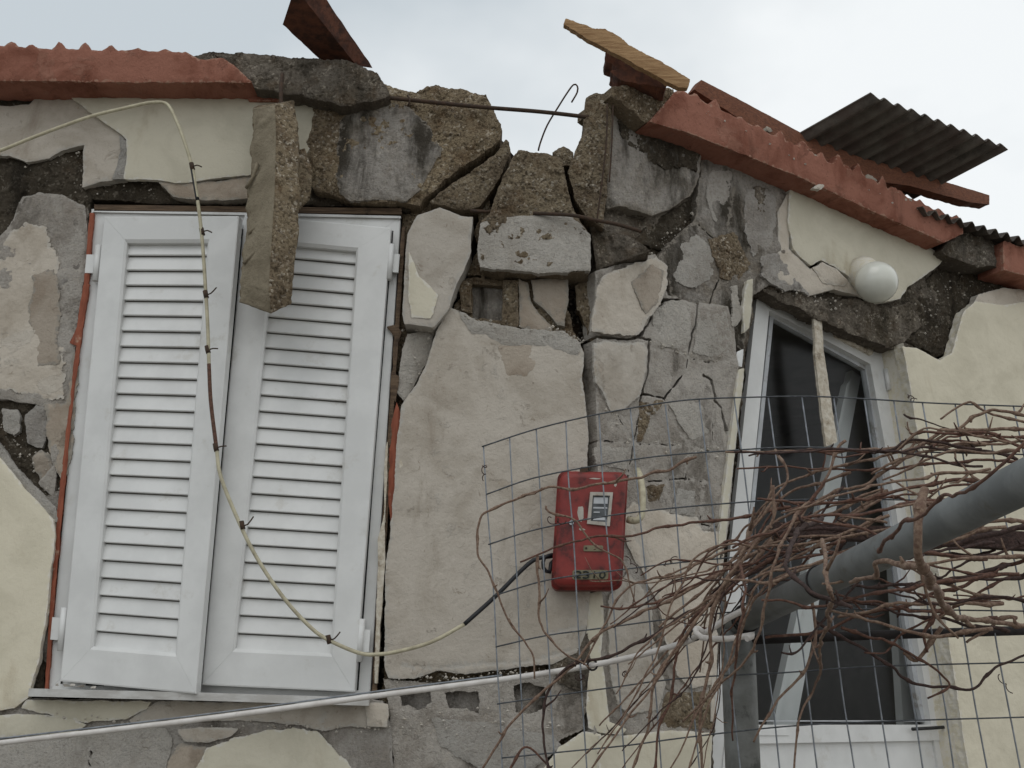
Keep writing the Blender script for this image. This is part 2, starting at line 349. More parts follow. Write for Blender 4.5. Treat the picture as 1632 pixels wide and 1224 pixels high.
# ------------------------------------------------------------------ masonry core (behind every crack)
WIN = [(148, 338), (642, 348), (594, 1114), (74, 1100)]
DOOR = [(1200, 462), (1418, 560), (1560, 1300), (1128, 1300)]
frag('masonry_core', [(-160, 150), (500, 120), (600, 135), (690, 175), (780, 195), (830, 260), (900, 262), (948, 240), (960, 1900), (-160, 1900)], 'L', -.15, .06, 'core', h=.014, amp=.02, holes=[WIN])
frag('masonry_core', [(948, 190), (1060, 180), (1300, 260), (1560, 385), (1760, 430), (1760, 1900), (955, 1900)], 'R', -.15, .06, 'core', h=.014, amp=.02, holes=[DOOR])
# window and door linings closing the wall thickness
for (q, pl, mm) in ((WIN, 'L', 'gr'), (DOOR, 'R', 'cr')):
    gg = G()
    for i in range(4):
        a, b = q[i], q[(i + 1) % 4]
        gg.add([P(*a, -.02, pl), P(*b, -.02, pl), P(*b, -.26, pl), P(*a, -.26, pl)], [[0, 1, 2, 3]])
    if pl == 'L': gg.out('window_reveal', mm, house)
# dark room behind
g = G()
rx0, rx1, ry0, ry1, rz0, rz1 = -2.4, 3.6, .3, 4.6, .4, 3.45
g.add([(rx0, ry1, rz0), (rx1, ry1, rz0), (rx1, ry1, rz1), (rx0, ry1, rz1)], [[0, 1, 2, 3]])
g.add([(rx0, 0.22, rz0), (rx0, ry1, rz0), (rx0, ry1, rz1), (rx0, 0.22, rz1)], [[0, 1, 2, 3]])
g.add([(rx1, 1.9, rz0), (rx1, ry1, rz0), (rx1, ry1, rz1), (rx1, 1.9, rz1)], [[0, 1, 2, 3]])
g.add([(rx0, .22, rz1), (.4, .22, rz1), (rx1, 2.05, rz1), (rx1, ry1, rz1), (rx0, ry1, rz1)], [[0, 1, 2, 3, 4]])
g.add([(rx0, .22, rz0), (.4, .22, rz0), (rx1, 2.05, rz0), (rx1, ry1, rz0), (rx0, ry1, rz0)], [[0, 1, 2, 3, 4]])
g.out('room_lining', 'room', house)

# ------------------------------------------------------------------ left wall
def L(m, pts, d=0., th=.05, name='plaster_patch', **k): return frag(name, pts, 'L', d, th, m, **k)
def Rr(m, pts, d=0., th=.05, name='plaster_patch', **k): return frag(name, pts, 'R', d, th, m, **k)
L('dd', [(-120, 140), (152, 146), (146, 340), (70, 1102), (35, 1125), (-120, 1150)], -.045, .1, 'rough_concrete', amp=.02, jag=.012)
L('st', [(60, 320), (140, 330), (134, 460), (120, 560), (108, 700), (100, 800), (76, 1060), (40, 1000), (50, 800), (95, 780), (108, 700), (70, 640), (90, 500)], -.03, .06, 'mortar_patch', amp=.012, jag=.012)
L('dd', [(120, 150), (660, 150), (655, 338), (600, 330), (460, 326), (300, 325), (140, 318)], -.05, .1, 'rough_concrete', amp=.014, jag=.01)
L('gr', [(-120, 1112), (610, 1116), (622, 1150), (640, 1420), (-120, 1420)], -.012, .1, 'rough_concrete', amp=.008, cracks=[([(140, 1190), (148, 1206), (140, 1224), (160, 1260)], 3)])
# beside the window
L('be', [(-120, 172), (0, 168), (45, 166), (62, 152), (115, 150), (150, 183), (196, 212), (204, 240), (200, 285), (160, 288), (131, 298), (133, 232), (118, 234), (100, 238), (78, 250), (42, 258), (15, 248), (-120, 240)], -.012, .04, jag=.006)
L('cr', [(105, 148), (300, 152), (515, 158), (503, 190), (494, 235), (484, 252), (450, 262), (395, 279), (352, 283), (312, 289), (278, 292), (252, 286), (205, 285), (197, 284), (202, 245), (200, 222), (192, 212), (150, 184)], .004, .02, 'paint_patch', jag=.004, amp=.0015, rim=.002)
L('bl', [(190, 214), (202, 225), (205, 284), (178, 284), (186, 262), (192, 238)], .000, .02, 'plaster_edge', jag=.004)
L('be2', [(250, 288), (315, 291), (398, 280), (400, 316), (350, 318), (318, 318), (276, 313), (262, 300)], -.004, .05, amp=.004)
L('gr', [(26, 330), (36, 313), (62, 306), (100, 310), (134, 326), (142, 395), (132, 455), (120, 540), (110, 640), (96, 720), (84, 790), (60, 770), (84, 740), (76, 650), (40, 640), (-120, 630), (-120, 420), (-20, 396), (5, 370), (20, 348)], -.022, .06, jag=.008, amp=.010, cracks=[([(60, 560), (96, 575), (112, 560)], 1.5)])
L('be', [(40, 355), (72, 362), (92, 420), (86, 480), (104, 560), (100, 630), (72, 636), (40, 628), (-120, 622), (-120, 440), (0, 410), (18, 370)], -.019, .015, amp=.007, jag=.03, rim=.002, h=.004)
L('be2', [(52, 440), (84, 430), (98, 470), (92, 540), (96, 580), (56, 584), (48, 520)], -.0165, .01, 'render_stain', amp=.005, jag=.02, rim=.001, h=.004)
L('be2', [(72, 644), (104, 640), (118, 560), (124, 600), (116, 690), (104, 772), (86, 745), (74, 712)], -.016, .02, amp=.008, jag=.012)
L('bl', [(2, 650), (28, 654), (32, 688), (22, 696), (6, 686)], -.018, .05, 'block_shard', amp=.014, jag=.01)
L('gr', [(40, 662), (58, 646), (72, 652), (74, 690), (66, 712), (44, 706)], -.022, .05, 'block_shard', amp=.016, jag=.01)
L('be2', [(50, 730), (66, 716), (80, 724), (88, 764), (70, 784)], -.026, .05, 'block_shard', amp=.016, jag=.01)
L('bl', [(-120, 650), (-4, 700), (30, 748), (60, 778), (88, 806), (90, 832), (40, 800), (-120, 720)], -.012, .03, 'plaster_edge', jag=.008)
L('cr', [(-120, 640), (-30, 705), (0, 728), (26, 762), (52, 792), (84, 828), (88, 850), (80, 920), (72, 990), (62, 1048), (50, 1092), (46, 1112), (22, 1130), (-120, 1142)], .006, .03, 'paint_patch', jag=.005, amp=.002, rim=.003)
# below the window
L('cr', [(40, 1114), (242, 1118), (236, 1128), (200, 1146), (150, 1150), (138, 1152), (62, 1136), (34, 1128)], .004, .03, 'paint_patch', jag=.006, amp=.002)
L('be', [(205, 1148), (238, 1124), (252, 1118), (590, 1120), (616, 1124), (618, 1160), (560, 1158), (512, 1166), (478, 1156), (400, 1148), (330, 1150), (270, 1148), (212, 1156)], .002, .04, jag=.006, amp=.003, cracks=[([(238, 1118), (215, 1135), (200, 1150)], 2), ([(515, 1116), (514, 1165)], 1.5)])
L('cr', [(-120, 1148), (30, 1138), (100, 1142), (138, 1155), (122, 1166), (44, 1173), (-120, 1182)], .003, .03, 'paint_patch', jag=.004, amp=.002)
L('bl', [(-120, 1192), (28, 1182), (130, 1172), (200, 1158), (262, 1160), (276, 1176), (262, 1224), (256, 1420), (-120, 1420)], -.004, .02, amp=.004, jag=.012, cracks=[([(138, 1186), (146, 1200), (140, 1212), (150, 1240)], 3)])
L('be', [(284, 1164), (322, 1160), (384, 1160), (366, 1174), (330, 1184), (292, 1180)], .012, .03, 'plaster_shard', tilt=(0, .2))
L('be2', [(284, 1184), (330, 1190), (318, 1224), (300, 1300), (262, 1300), (266, 1220)], -.006, .02, jag=.012)
L('cr', [(330, 1192), (400, 1170), (468, 1160), (500, 1165), (530, 1190), (560, 1222), (600, 1420), (290, 1420), (312, 1224)], .002, .02, 'paint_patch', jag=.012, amp=.004)
# pier between window and corner
L('rc', [(640, 330), (660, 320), (780, 320), (800, 420), (960, 430), (962, 1420), (618, 1420), (600, 1130), (612, 1085), (616, 900), (630, 640), (634, 520)], -.075, .06, 'rough_concrete', amp=.012, jag=.006, cracks=[([(754, 330), (752, 400), (727, 456), (712, 490), (690, 535), (660, 600)], 22), ([(925, 350), (950, 380), (948, 430), (910, 450), (906, 480), (925, 530), (940, 560), (936, 610), (942, 660), (944, 745)], 20), ([(770, 425), (940, 436)], 8), ([(730, 440), (850, 446)], 6)],
  holes=[[(752, 452), (800, 455), (802, 512), (754, 506)]])
L('st', [(625, 1090), (880, 1080), (880, 1150), (625, 1145)], -.065, .03, 'block_cavity', amp=.01)
L('st', [(748, 446), (806, 446), (806, 520), (748, 512)], -.11, .03, 'block_cavity', amp=.006)
L('bl', [(632, 625), (640, 560), (650, 532), (692, 522), (684, 566), (664, 606), (646, 640)], -.035, .05, 'mortar_patch', amp=.01, tilt=(-.25, 0))
L('be', [(712, 488), (735, 498), (762, 518), (800, 524), (850, 530), (900, 534), (920, 540), (931, 562), (928, 602), (934, 650), (938, 700), (936, 745), (942, 800), (946, 900), (940, 950), (936, 1000), (922, 1040), (880, 1058), (800, 1068), (740, 1074), (700, 1068), (660, 1082), (620, 1080), (612, 1060), (615, 900), (626, 800), (632, 700), (640, 645), (664, 612), (682, 572), (692, 538)], 0., .07, 'render_panel', amp=.006, jag=.006, h=.004, fr=5, cracks=[([(640, 1060), (700, 1064), (760, 1058), (860, 1052), (930, 1030)], 1.2), ([(880, 1010), (920, 1000), (940, 996)], 1.2)])
L('bl', [(728, 492), (760, 510), (830, 522), (900, 528), (926, 546), (921, 566), (870, 552), (800, 548), (776, 534), (752, 530)], .0045, .02, 'plaster_edge', amp=.005, jag=.01)
L('be2', [(790, 550), (850, 546), (862, 580), (842, 604), (806, 600)], .002, .01, 'render_stain', amp=.004, jag=.016)
L('rc', [(730, 448), (751, 448), (753, 500), (735, 494)], -.05, .08, 'block_web', amp=.004)
L('rc', [(802, 446), (826, 446), (826, 520), (800, 516)], -.05, .08, 'block_web', amp=.004)
L('be2', [(827, 444), (842, 450), (846, 480), (862, 500), (880, 520), (882, 530), (828, 522)], -.054, .08, 'block_web', amp=.004)
L('be2', [(846, 446), (905, 440), (906, 480), (900, 520), (888, 520), (866, 490), (850, 478)], -.045, .08, 'block_web', amp=.006)
L('gr', [(612, 1084), (700, 1088), (800, 1082), (900, 1066), (940, 1050), (944, 1100), (930, 1160), (880, 1190), (800, 1420), (630, 1420), (622, 1150)], -.02, .06, 'mortar_patch', amp=.012, jag=.012,
  holes=[[(634, 1100), (682, 1098), (690, 1120), (670, 1132), (640, 1124)], [(708, 1104), (740, 1100), (764, 1102), (762, 1136), (744, 1130), (716, 1130)], [(818, 1092), (846, 1088), (868, 1094), (866, 1130), (846, 1142), (822, 1134)]])
L('bl', [(690, 1145), (760, 1150), (800, 1160), (880, 1172), (900, 1190), (840, 1230), (760, 1225), (700, 1190)], -.008, .03, 'mortar_patch', amp=.006, jag=.014)
L('dk', [(880, 1040), (936, 1010), (942, 1060), (930, 1100), (890, 1090), (876, 1064)], -.006, .03, 'mortar_patch', amp=.008, jag=.012)
L('cr', [(938, 946), (960, 940), (963, 990), (958, 1040), (965, 1090), (972, 1150), (1000, 1162), (990, 1172), (956, 1168), (938, 1160), (934, 1130), (940, 1052), (934, 1010)], -.006, .015, 'paint_patch', jag=.003, amp=.002)
L('cr', [(890, 1192), (930, 1166), (958, 1170), (962, 1420), (850, 1420), (868, 1224)], -.006, .02, 'paint_patch', jag=.005, amp=.002)
L('be', [(580, 1120), (618, 1122), (618, 1160), (584, 1158)], .012, .03, 'plaster_shard')
# ring beam
L('dk', [(340, 86), (400, 84), (440, 88), (500, 93), (560, 99), (602, 114), (622, 150), (600, 160), (540, 168), (520, 160), (404, 138), (372, 104)], .09, .22, 'beam_face', amp=.012, jag=.01, h=.0045)
L('rc', [(500, 160), (540, 150), (600, 128), (640, 142), (662, 146), (676, 138), (692, 134), (736, 139), (774, 150), (786, 176), (800, 206), (798, 222), (770, 243), (730, 268), (700, 293), (668, 325), (640, 321), (560, 320), (538, 312), (500, 300), (482, 258), (496, 200)], .012, .2, 'ring_beam', amp=.014, jag=.01, h=.004, rim=.012, rw=.02)
L('st', [(546, 185), (582, 168), (622, 160), (652, 166), (682, 200), (702, 236), (690, 266), (670, 300), (648, 318), (560, 318), (541, 306), (532, 250)], .0215, .02, 'cement_skin', amp=.010, jag=.016, rim=.008)
t_ = frag('concrete_wedge', [(806, 219), (813, 226), (818, 241), (801, 276), (786, 301), (766, 330), (736, 336), (700, 327), (680, 321), (718, 291), (760, 265), (790, 240)], 'L', .0, .16, 'rc', h=.004, amp=.012, jag=.008, rim=.008, rw=.012, parent=None, grow=-.006)
tag(t_, 'narrow wedge of broken concrete caught between two diagonal cracks in the ring beam', 'concrete chunk')
cb = empty('concrete_chunk', P(850, 430, 0), 'big loose concrete chunk with flat grey lower face, sagging under the gap in the beam', 'concrete chunk')
frag('broken_face', [(826, 236), (850, 240), (880, 245), (896, 251), (905, 290), (914, 328), (926, 352), (940, 372), (942, 432), (918, 437), (860, 432), (800, 430), (766, 424), (763, 400), (766, 350), (780, 338), (792, 300), (806, 270), (816, 246)], 'L', .035, .19, 'rc', h=.004, amp=.012, jag=.007, rim=.006, rw=.012, parent=cb, grow=-.004)
frag('cement_face', [(764, 354), (800, 346), (860, 342), (912, 346), (940, 374), (943, 433), (860, 433), (764, 425), (762, 398)], 'L', .040, .03, 'bl', h=.004, amp=.008, jag=.008, rim=.004, parent=cb)
L('rc', [(878, 240), (898, 231), (912, 240), (912, 262), (896, 262), (884, 252)], -.03, .1, 'rough_concrete', amp=.02, jag=.01, h=.004)
# corner column
L('rc', [(934, 152), (952, 144), (976, 150), (972, 250), (962, 362), (934, 346), (916, 312), (905, 272), (914, 242), (929, 212)], .01, .18, 'corner_column', amp=.012, h=.004, rim=.012, rw=.02)
L('dk', [(940, 350), (962, 366), (1010, 380), (1040, 400), (960, 424), (956, 520), (950, 520), (950, 430)], -.05, .1, 'rough_concrete', amp=.02)

# ------------------------------------------------------------------ right wall
Rr('dk', [(955, 330), (1000, 160), (1080, 180), (1300, 270), (1540, 375), (1770, 440), (1770, 560), (1600, 540), (1440, 560), (1418, 556), (1206, 462), (1190, 560), (1150, 900), (1128, 1420), (955, 1420)], -.06, .1, 'rough_concrete', amp=.022, jag=.008, h=.006)
Rr('st', [(972, 168), (1000, 160), (1062, 192), (1120, 236), (1116, 280), (1104, 310), (1070, 331), (1040, 344), (990, 326), (968, 332)], .0, .14, 'column_face', amp=.008, h=.0045, rim=.008)
Rr('dd', [(984, 180), (1030, 190), (1084, 214), (1117, 240), (1110, 272), (1080, 262), (1050, 262), (1024, 246), (1004, 232), (992, 210)], .004, .008, 'damp_stain', amp=.008, jag=.035, rim=.002, h=.004)
Rr('rc', [(976, 138), (1012, 130), (1060, 134), (1082, 150), (1066, 188), (1032, 192), (1002, 168), (974, 152)], .10, .24, 'beam_stump', amp=.018, h=.004, rim=.012)
Rr('st', [(1124, 246), (1180, 262), (1262, 294), (1262, 400), (1300, 470), (1230, 452), (1200, 470), (1188, 560), (1168, 540), (1160, 492), (1110, 486), (1072, 472), (1062, 430), (1050, 408), (1084, 372), (1112, 350), (1112, 300)], -.016, .06, 'cement_skin', amp=.016, jag=.014, rim=.006, h=.0045,
   cracks=[([(1150, 400), (1148, 440), (1136, 470), (1126, 500)], 4), ([(1112, 352), (1140, 380), (1170, 400)], 3), ([(1170, 300), (1160, 360), (1180, 420), (1186, 470)], 2)])
for (m, pts, d) in (('gr', [(1190, 300), (1240, 310), (1236, 350), (1226, 400), (1200, 410), (1186, 350)], -.010), ('bl', [(1084, 390), (1110, 372), (1138, 398), (1132, 446), (1100, 460), (1076, 440)], -.012),
                    ('gr', [(1136, 270), (1170, 274), (1160, 330), (1140, 350), (1124, 310)], -.010), ('dk', [(1206, 300), (1222, 296), (1216, 346), (1204, 344)], -.008), ('bl', [(1166, 456), (1176, 454), (1184, 500), (1170, 520)], -.006),
                    ('rc', [(1130, 380), (1170, 372), (1196, 420), (1180, 450), (1150, 440)], -.008), ('gr', [(1216, 410), (1240, 404), (1262, 430), (1290, 470), (1240, 454), (1212, 440)], -.004)):
    Rr(m, pts, d, .012, 'cement_skin' if m != 'rc' else 'rough_concrete', amp=.009, jag=.022, rim=.003, h=.004)
Rr('dd', [(1040, 350), (1072, 334), (1106, 316), (1114, 350), (1076, 376), (1060, 404), (1010, 384)], -.05, .05, 'rough_concrete', amp=.03, jag=.012)
CR = [([(1020, 537), (1040, 505), (1060, 478), (1090, 475), (1112, 484)], 5), ([(944, 535), (966, 538), (1000, 541), (1018, 537), (1036, 541)], 5), ([(1036, 540), (1032, 600), (1022, 632), (1012, 700)], 4),
      ([(1036, 556), (1060, 555), (1094, 564)], 2.2), ([(1112, 484), (1108, 520), (1098, 562), (1094, 590), (1082, 606)], 4), ([(1095, 570), (1130, 577), (1172, 572)], 2.2),
      ([(1122, 598), (1134, 606), (1140, 640), (1150, 650), (1160, 690)], 8), ([(1024, 628), (1058, 634), (1082, 606)], 5), ([(1058, 634), (1074, 670), (1094, 704)], 2), ([(960, 618), (984, 660), (1000, 692), (1010, 708)], 2.5),
      ([(944, 702), (1010, 706)], 3), ([(1012, 708), (1090, 708), (1164, 728)], 2.4), ([(1010, 712), (1002, 760), (988, 800)], 3), ([(1100, 710), (1094, 765)], 2.2), ([(1020, 768), (1090, 762), (1156, 776)], 2.4),
      ([(1120, 775), (1116, 836)], 2.4), ([(1116, 836), (1156, 842)], 2.6), ([(1006, 820), (1028, 900), (1042, 960)], 2.2), ([(1130, 500), (1128, 560)], 1.8), ([(1134, 640), (1136, 706)], 2), ([(940, 760), (1000, 756), (1024, 768)], 1.6), ([(1066, 480), (1076, 530), (1060, 555)], 1.5)]
Rr('gr', [(950, 432), (1046, 404), (1066, 470), (1112, 482), (1160, 488), (1170, 520), (1176, 600), (1170, 720), (1162, 830), (1150, 900), (1142, 1000), (1136, 1170), (948, 1170), (953, 745), (950, 640), (951, 540)], -.014, .09, 'block_wall', amp=.012, jag=.005, h=.0042, rim=.003, rw=.008, cracks=CR, fr=7)
for (m, pts, d, cr_) in (
    ('be', [(962, 436), (1010, 420), (1046, 408), (1066, 424), (1066, 452), (1052, 484), (1036, 504), (1018, 534), (1000, 534), (966, 530), (946, 526), (946, 500), (952, 460)], .004, ()),
    ('be2', [(1006, 450), (1040, 420), (1062, 430), (1050, 480), (1030, 500)], .0068, ()),
    ('be', [(946, 545), (966, 543), (1000, 545), (1028, 546), (1034, 560), (1028, 602), (1020, 630), (998, 650), (976, 656), (962, 624), (950, 608)], .0, ()),
    ('bl', [(1044, 492), (1070, 478), (1100, 486), (1100, 540), (1090, 556), (1040, 548)], -.0095, ()),
    ('bl', [(1118, 494), (1156, 498), (1166, 530), (1168, 566), (1132, 570), (1106, 560)], -.0095, ()),
    ('rc', [(1022, 640), (1056, 640), (1040, 664), (1024, 704), (1016, 704)], -.009, ()),
    ('bl', [(1066, 642), (1128, 640), (1132, 690), (1104, 700), (1086, 680)], -.0095, ()),
    ('bl', [(946, 712), (1004, 712), (998, 750), (950, 740)], -.0095, ()),
    ('rc', [(1030, 774), (1060, 772), (1052, 800), (1034, 800)], -.009, ()),
    ('bl', [(1080, 776), (1110, 782), (1108, 824), (1070, 816)], -.0095, ()),
    ('be', [(1010, 800), (1034, 812), (1112, 826), (1120, 846), (1150, 850), (1146, 900), (1142, 980), (1138, 1090), (1104, 1098), (1080, 1076), (1056, 1010), (1050, 960), (1028, 920), (1004, 880), (992, 820)], -.004, CR),
    ('be', [(968, 956), (1000, 910), (1022, 938), (1036, 966), (1044, 1020), (1062, 1090), (1050, 1130), (1004, 1142), (986, 1122), (976, 1080), (970, 1000)], -.002, CR)):
    Rr(m, pts, d, .012, 'render_slab' if m[:2] == 'be' else 'cement_skin' if m != 'rc' else 'rough_concrete', amp=.007, jag=.012, h=.004, rim=.0025, cracks=cr_)
Rr('st', [(1040, 985), (1056, 1000), (1064, 1060), (1070, 1100), (1054, 1090), (1044, 1040)], -.006, .012, 'mortar_patch', amp=.012, jag=.012)
Rr('rc', [(1062, 1100), (1100, 1104), (1140, 1096), (1136, 1160), (1060, 1160), (1054, 1140)], -.008, .02, 'rough_concrete', amp=.014, jag=.012)
Rr('cr', [(956, 1172), (1000, 1172), (1060, 1164), (1136, 1168), (1130, 1420), (956, 1420)], .004, .05, 'paint_patch', jag=.004, amp=.002)
# left of the door: plaster shards
Rr('cr', [(1192, 446), (1201, 444), (1200, 472), (1195, 522), (1187, 530), (1184, 490)], .004, .03, 'plaster_shard', jag=.002)
Rr('pvc', [(1176, 560), (1186, 556), (1184, 584), (1172, 582)], -.01, .02, 'plaster_shard', jag=.002)
Rr('cr', [(1188, 586), (1180, 650), (1168, 760), (1158, 860), (1144, 900), (1152, 800), (1166, 690), (1178, 588)], .006, .04, 'plaster_shard', jag=.003)
Rr('be', [(1144, 905), (1156, 880), (1146, 1000), (1140, 1150), (1134, 1150), (1138, 1000)], .002, .04, 'plaster_shard', jag=.003)
# under the right eave
Rr('be', [(1240, 340), (1258, 304), (1262, 340), (1258, 396), (1292, 428), (1312, 420), (1352, 444), (1372, 470), (1330, 462), (1290, 470), (1250, 452), (1222, 440), (1242, 400)], -.008, .05, amp=.004, jag=.006)
Rr('cr', [(1260, 300), (1380, 348), (1512, 408), (1480, 436), (1448, 458), (1436, 476), (1404, 482), (1372, 466), (1354, 440), (1330, 424), (1310, 414), (1294, 424), (1266, 398), (1256, 350)], .004, .04, 'paint_patch', jag=.006, amp=.003)
Rr('be', [(1296, 426), (1312, 418), (1334, 428), (1352, 446), (1346, 456), (1312, 450)], .0, .03, 'plaster_shard', amp=.004)
Rr('dk', [(1230, 448), (1300, 474), (1372, 478), (1420, 490), (1450, 480), (1470, 520), (1440, 545), (1412, 552), (1300, 508), (1216, 462)], -.035, .07, 'rough_concrete', amp=.03, jag=.012)
Rr('dd', [(1450, 476), (1500, 420), (1600, 400), (1720, 440), (1720, 490), (1560, 470), (1530, 500), (1512, 564), (1490, 570), (1440, 540)], -.05, .06, 'rough_concrete', amp=.035, jag=.012)
Rr('be', [(1560, 470), (1600, 458), (1640, 462), (1760, 480), (1760, 500), (1560, 492), (1540, 505)], -.004, .04, amp=.004)
Rr('cr', [(1440, 552), (1462, 554), (1498, 574), (1518, 562), (1530, 520), (1538, 494), (1556, 480), (1600, 486), (1640, 480), (1770, 496), (1770, 1420), (1582, 1420), (1540, 1200), (1504, 960), (1468, 720), (1452, 620)], .004, .05, 'paint_patch', jag=.003, amp=.004)
gg = G()
rv = [(1440, 546), (1452, 620), (1468, 720), (1504, 960), (1540, 1200), (1584, 1420)]
for a, b in zip(rv[:-1], rv[1:]):
    gg.add([P(*a, .0, 'R'), P(*b, .0, 'R'), P(*b, .0, 'R') - PL['R'][2] * .2, P(*a, .0, 'R') - PL['R'][2] * .2], [[0, 1, 2, 3]])
gg.out('door_reveal', 'cr', house)

# grit and crumbs lodged along the breaks (uncountable)
rg_ = random.Random(5); gg = G()
for pl, pts, n, sp, dd in (('L', [(0, 255), (80, 252), (132, 240), (134, 296), (260, 300)], 50, 14, -.03), ('L', [(0, 690), (60, 720), (90, 790)], 50, 22, -.03), ('L', [(730, 500), (800, 522), (900, 528), (930, 548)], 60, 6, .0),
    ('L', [(625, 1084), (760, 1078), (900, 1064)], 70, 6, -.01), ('L', [(640, 530), (690, 525), (664, 606)], 40, 14, -.025), ('L', [(60, 1136), (200, 1150), (400, 1156), (610, 1162)], 60, 5, .0), ('L', [(620, 1150), (760, 1145), (900, 1160)], 60, 14, -.01),
    ('R', [(960, 425), (1050, 398), (1110, 330)], 60, 12, -.035), ('R', [(1040, 545), (1100, 566), (1168, 574)], 40, 5, -.01), ('R', [(960, 640), (1010, 708), (1160, 722)], 50, 8, -.01), ('R', [(1240, 462), (1330, 486), (1430, 520)], 60, 9, -.01),
    ('R', [(1460, 520), (1510, 460), (1590, 430)], 60, 22, -.03), ('R', [(1110, 175), (1300, 265), (1500, 355)], 25, 5, .108)):
    for _ in range(n):
        i = rg_.randrange(len(pts) - 1); t = rg_.random(); x = pts[i][0] * (1 - t) + pts[i + 1][0] * t + rg_.gauss(0, sp * .6); y = pts[i][1] * (1 - t) + pts[i + 1][1] * t + rg_.gauss(0, sp * .6)
        c = P(x, y, dd + rg_.uniform(-.006, .008), pl); q_ = .002 + .006 * rg_.random() ** 2.2
        o8 = [c + np.array([a, b, e]) * q_ * rg_.uniform(.6, 1.25) for a, b, e in ((1, 0, 0), (-1, 0, 0), (0, 1, 0), (0, -1, 0), (0, 0, 1), (0, 0, -.8))]
        gg.add(o8, [[0, 2, 4], [2, 1, 4], [1, 3, 4], [3, 0, 4], [2, 0, 5], [1, 2, 5], [3, 1, 5], [0, 3, 5]])
gr_ = gg.out('mortar_grit', 'be', house); gr_['kind'] = 'stuff'
ue = P(1752, 700, 0, 'R'); ue2 = np.array([ue[0], ue[1], 0.]); ub = ue2 - PL['R'][2] * 3.2; zt = P(1752, 440, 0, 'R')[2]; th_ = PL['R'][1] * .12; up = np.array([0, 0, zt])
gg = G(); gg.hexa([ue2, ub, ub + up, ue2 + up], [p - th_ for p in (ue2, ub, ub + up, ue2 + up)]); gg.out('end_wall', 'room', house)
# ------------------------------------------------------------------ eaves
def wavy(p0, p1, period, a):
    n = max(2, int(math.hypot(p1[0] - p0[0], p1[1] - p0[1]) / period * 8)); o = []; k = 1
    for i in range(n):
        if i % 8 == 0: k = random.uniform(.25, 1.25); sh = random.uniform(-.6, .6)
        t = i / n
        o.append((p0[0] + (p1[0] - p0[0]) * t, p0[1] + (p1[1] - p0[1]) * t - a * k * 2 * max(0, math.sin(i * math.pi / 4 + sh)) ** 1.4 + random.uniform(-1, 1)))
    return o
L('tc', [(-160, 66)] + wavy((-130, 68), (40, 74), 45, 4) + wavy((40, 76), (300, 82), 42, 6) + [(300, 84), (318, 94), (355, 92), (372, 102), (402, 131), (200, 130), (-160, 126)], .13, .15, 'fascia', jag=.003, amp=.004, h=.004, jf=30)
L('tc', [(390, 137), (512, 153), (512, 162), (395, 160)], .02, .06, 'soffit_edge', jag=.002, amp=.002)
L('dk', [(-160, 82), (60, 88), (290, 96), (330, 82), (420, 90), (420, 116), (-160, 120)], .06, .2, 'roof_mortar', amp=.014)
top = [(1076, 146), (1088, 142)] + wavy((1100, 150), (1170, 184), 36, 7) + wavy((1170, 186), (1300, 244), 36, 8) + wavy((1300, 248), (1400, 288), 34, 9) + wavy((1400, 292), (1540, 356), 32, 7)
Rr('tc', top + [(1536, 372), (1506, 386), (1400, 340), (1290, 288), (1180, 243), (1088, 208), (1036, 193)], .11, .15, 'fascia', jag=.003, amp=.004, h=.004, jf=30)
Rr('dk', [(1512, 384), (1540, 366), (1580, 376), (1602, 384), (1598, 428), (1560, 424), (1520, 412), (1500, 400)], .06, .16, 'broken_eave', amp=.025, jag=.012, h=.004)
Rr('tc', wavy((1600, 384), (1760, 440), 28, 4) + [(1760, 496), (1640, 440), (1600, 430)], .11, .15, 'fascia', jag=.003, amp=.004, h=.004)
for k, (px, py) in enumerate([(1225, 205), (1282, 232), (1298, 246), (1350, 268), (1388, 282), (1424, 302), (1448, 318)]):
    Rr('tc' if k % 2 else 'be2', [(px - 9 - k % 3, py + 2), (px - 3, py - 5), (px + 4, py - 3 - k % 2), (px + 12, py + 5), (px + 3, py + 5)], .112, .03, 'mortar_crumb', jag=.01, h=.003, amp=.008)
Rr('be', [(1298, 299), (1308, 292), (1316, 294), (1309, 302)], .112, .02, 'mortar_crumb', jag=.008, h=.003)
# roof sheets behind the eaves (seen edge-on)
def corr(a, b, du, dv, period, amp, name, mat, parent, th=.006, n=6):
    """corrugated sheet: a->b is the waved edge, dv the ridge direction"""
    a, b, dv = map(np.array, (a, b, dv)); ln = np.linalg.norm(b - a); e = (b - a) / ln
    nrm = np.cross(e, dv); nrm /= np.linalg.norm(nrm)
    if nrm[2] < 0: nrm = -nrm
    K = int(ln / period * 10); gg = G(); V = []
    for side in (0, 1):
        for i in range(K + 1):
            for j in (0, 1):
                V.append(a + e * ln * i / K + dv * j + nrm * (amp * math.cos(2 * math.pi * i / K * ln / period) + (th if side else 0)))
    o = 2 * (K + 1); Fc = []
    for i in range(K):
        Fc += [[2 * i, 2 * i + 1, 2 * i + 3, 2 * i + 2], [o + 2 * i, o + 2 * i + 2, o + 2 * i + 3, o + 2 * i + 1],
               [2 * i, 2 * i + 2, o + 2 * i + 2, o + 2 * i], [2 * i + 1, o + 2 * i + 1, o + 2 * i + 3, 2 * i + 3]]
    Fc += [[0, o, o + 1, 1], [2 * K, 2 * K + 1, o + 2 * K + 1, o + 2 * K]]
    gg.add(V, Fc, False); return gg.out(name, mat, parent)
corr(P(-160, 84, .1), P(380, 112, .0), 0, (0, 2.2, .55), .085, .014, 'roof_sheet', 'sheet', house)
a = P(1470, 336, .14, 'R'); b = P(1760, 424, .14, 'R')
corr(a, b, 0, tuple(-PL['R'][2] * 1.6 + np.array([0, 0, .4])), .085, .016, 'roof_sheet', 'sheet', house)

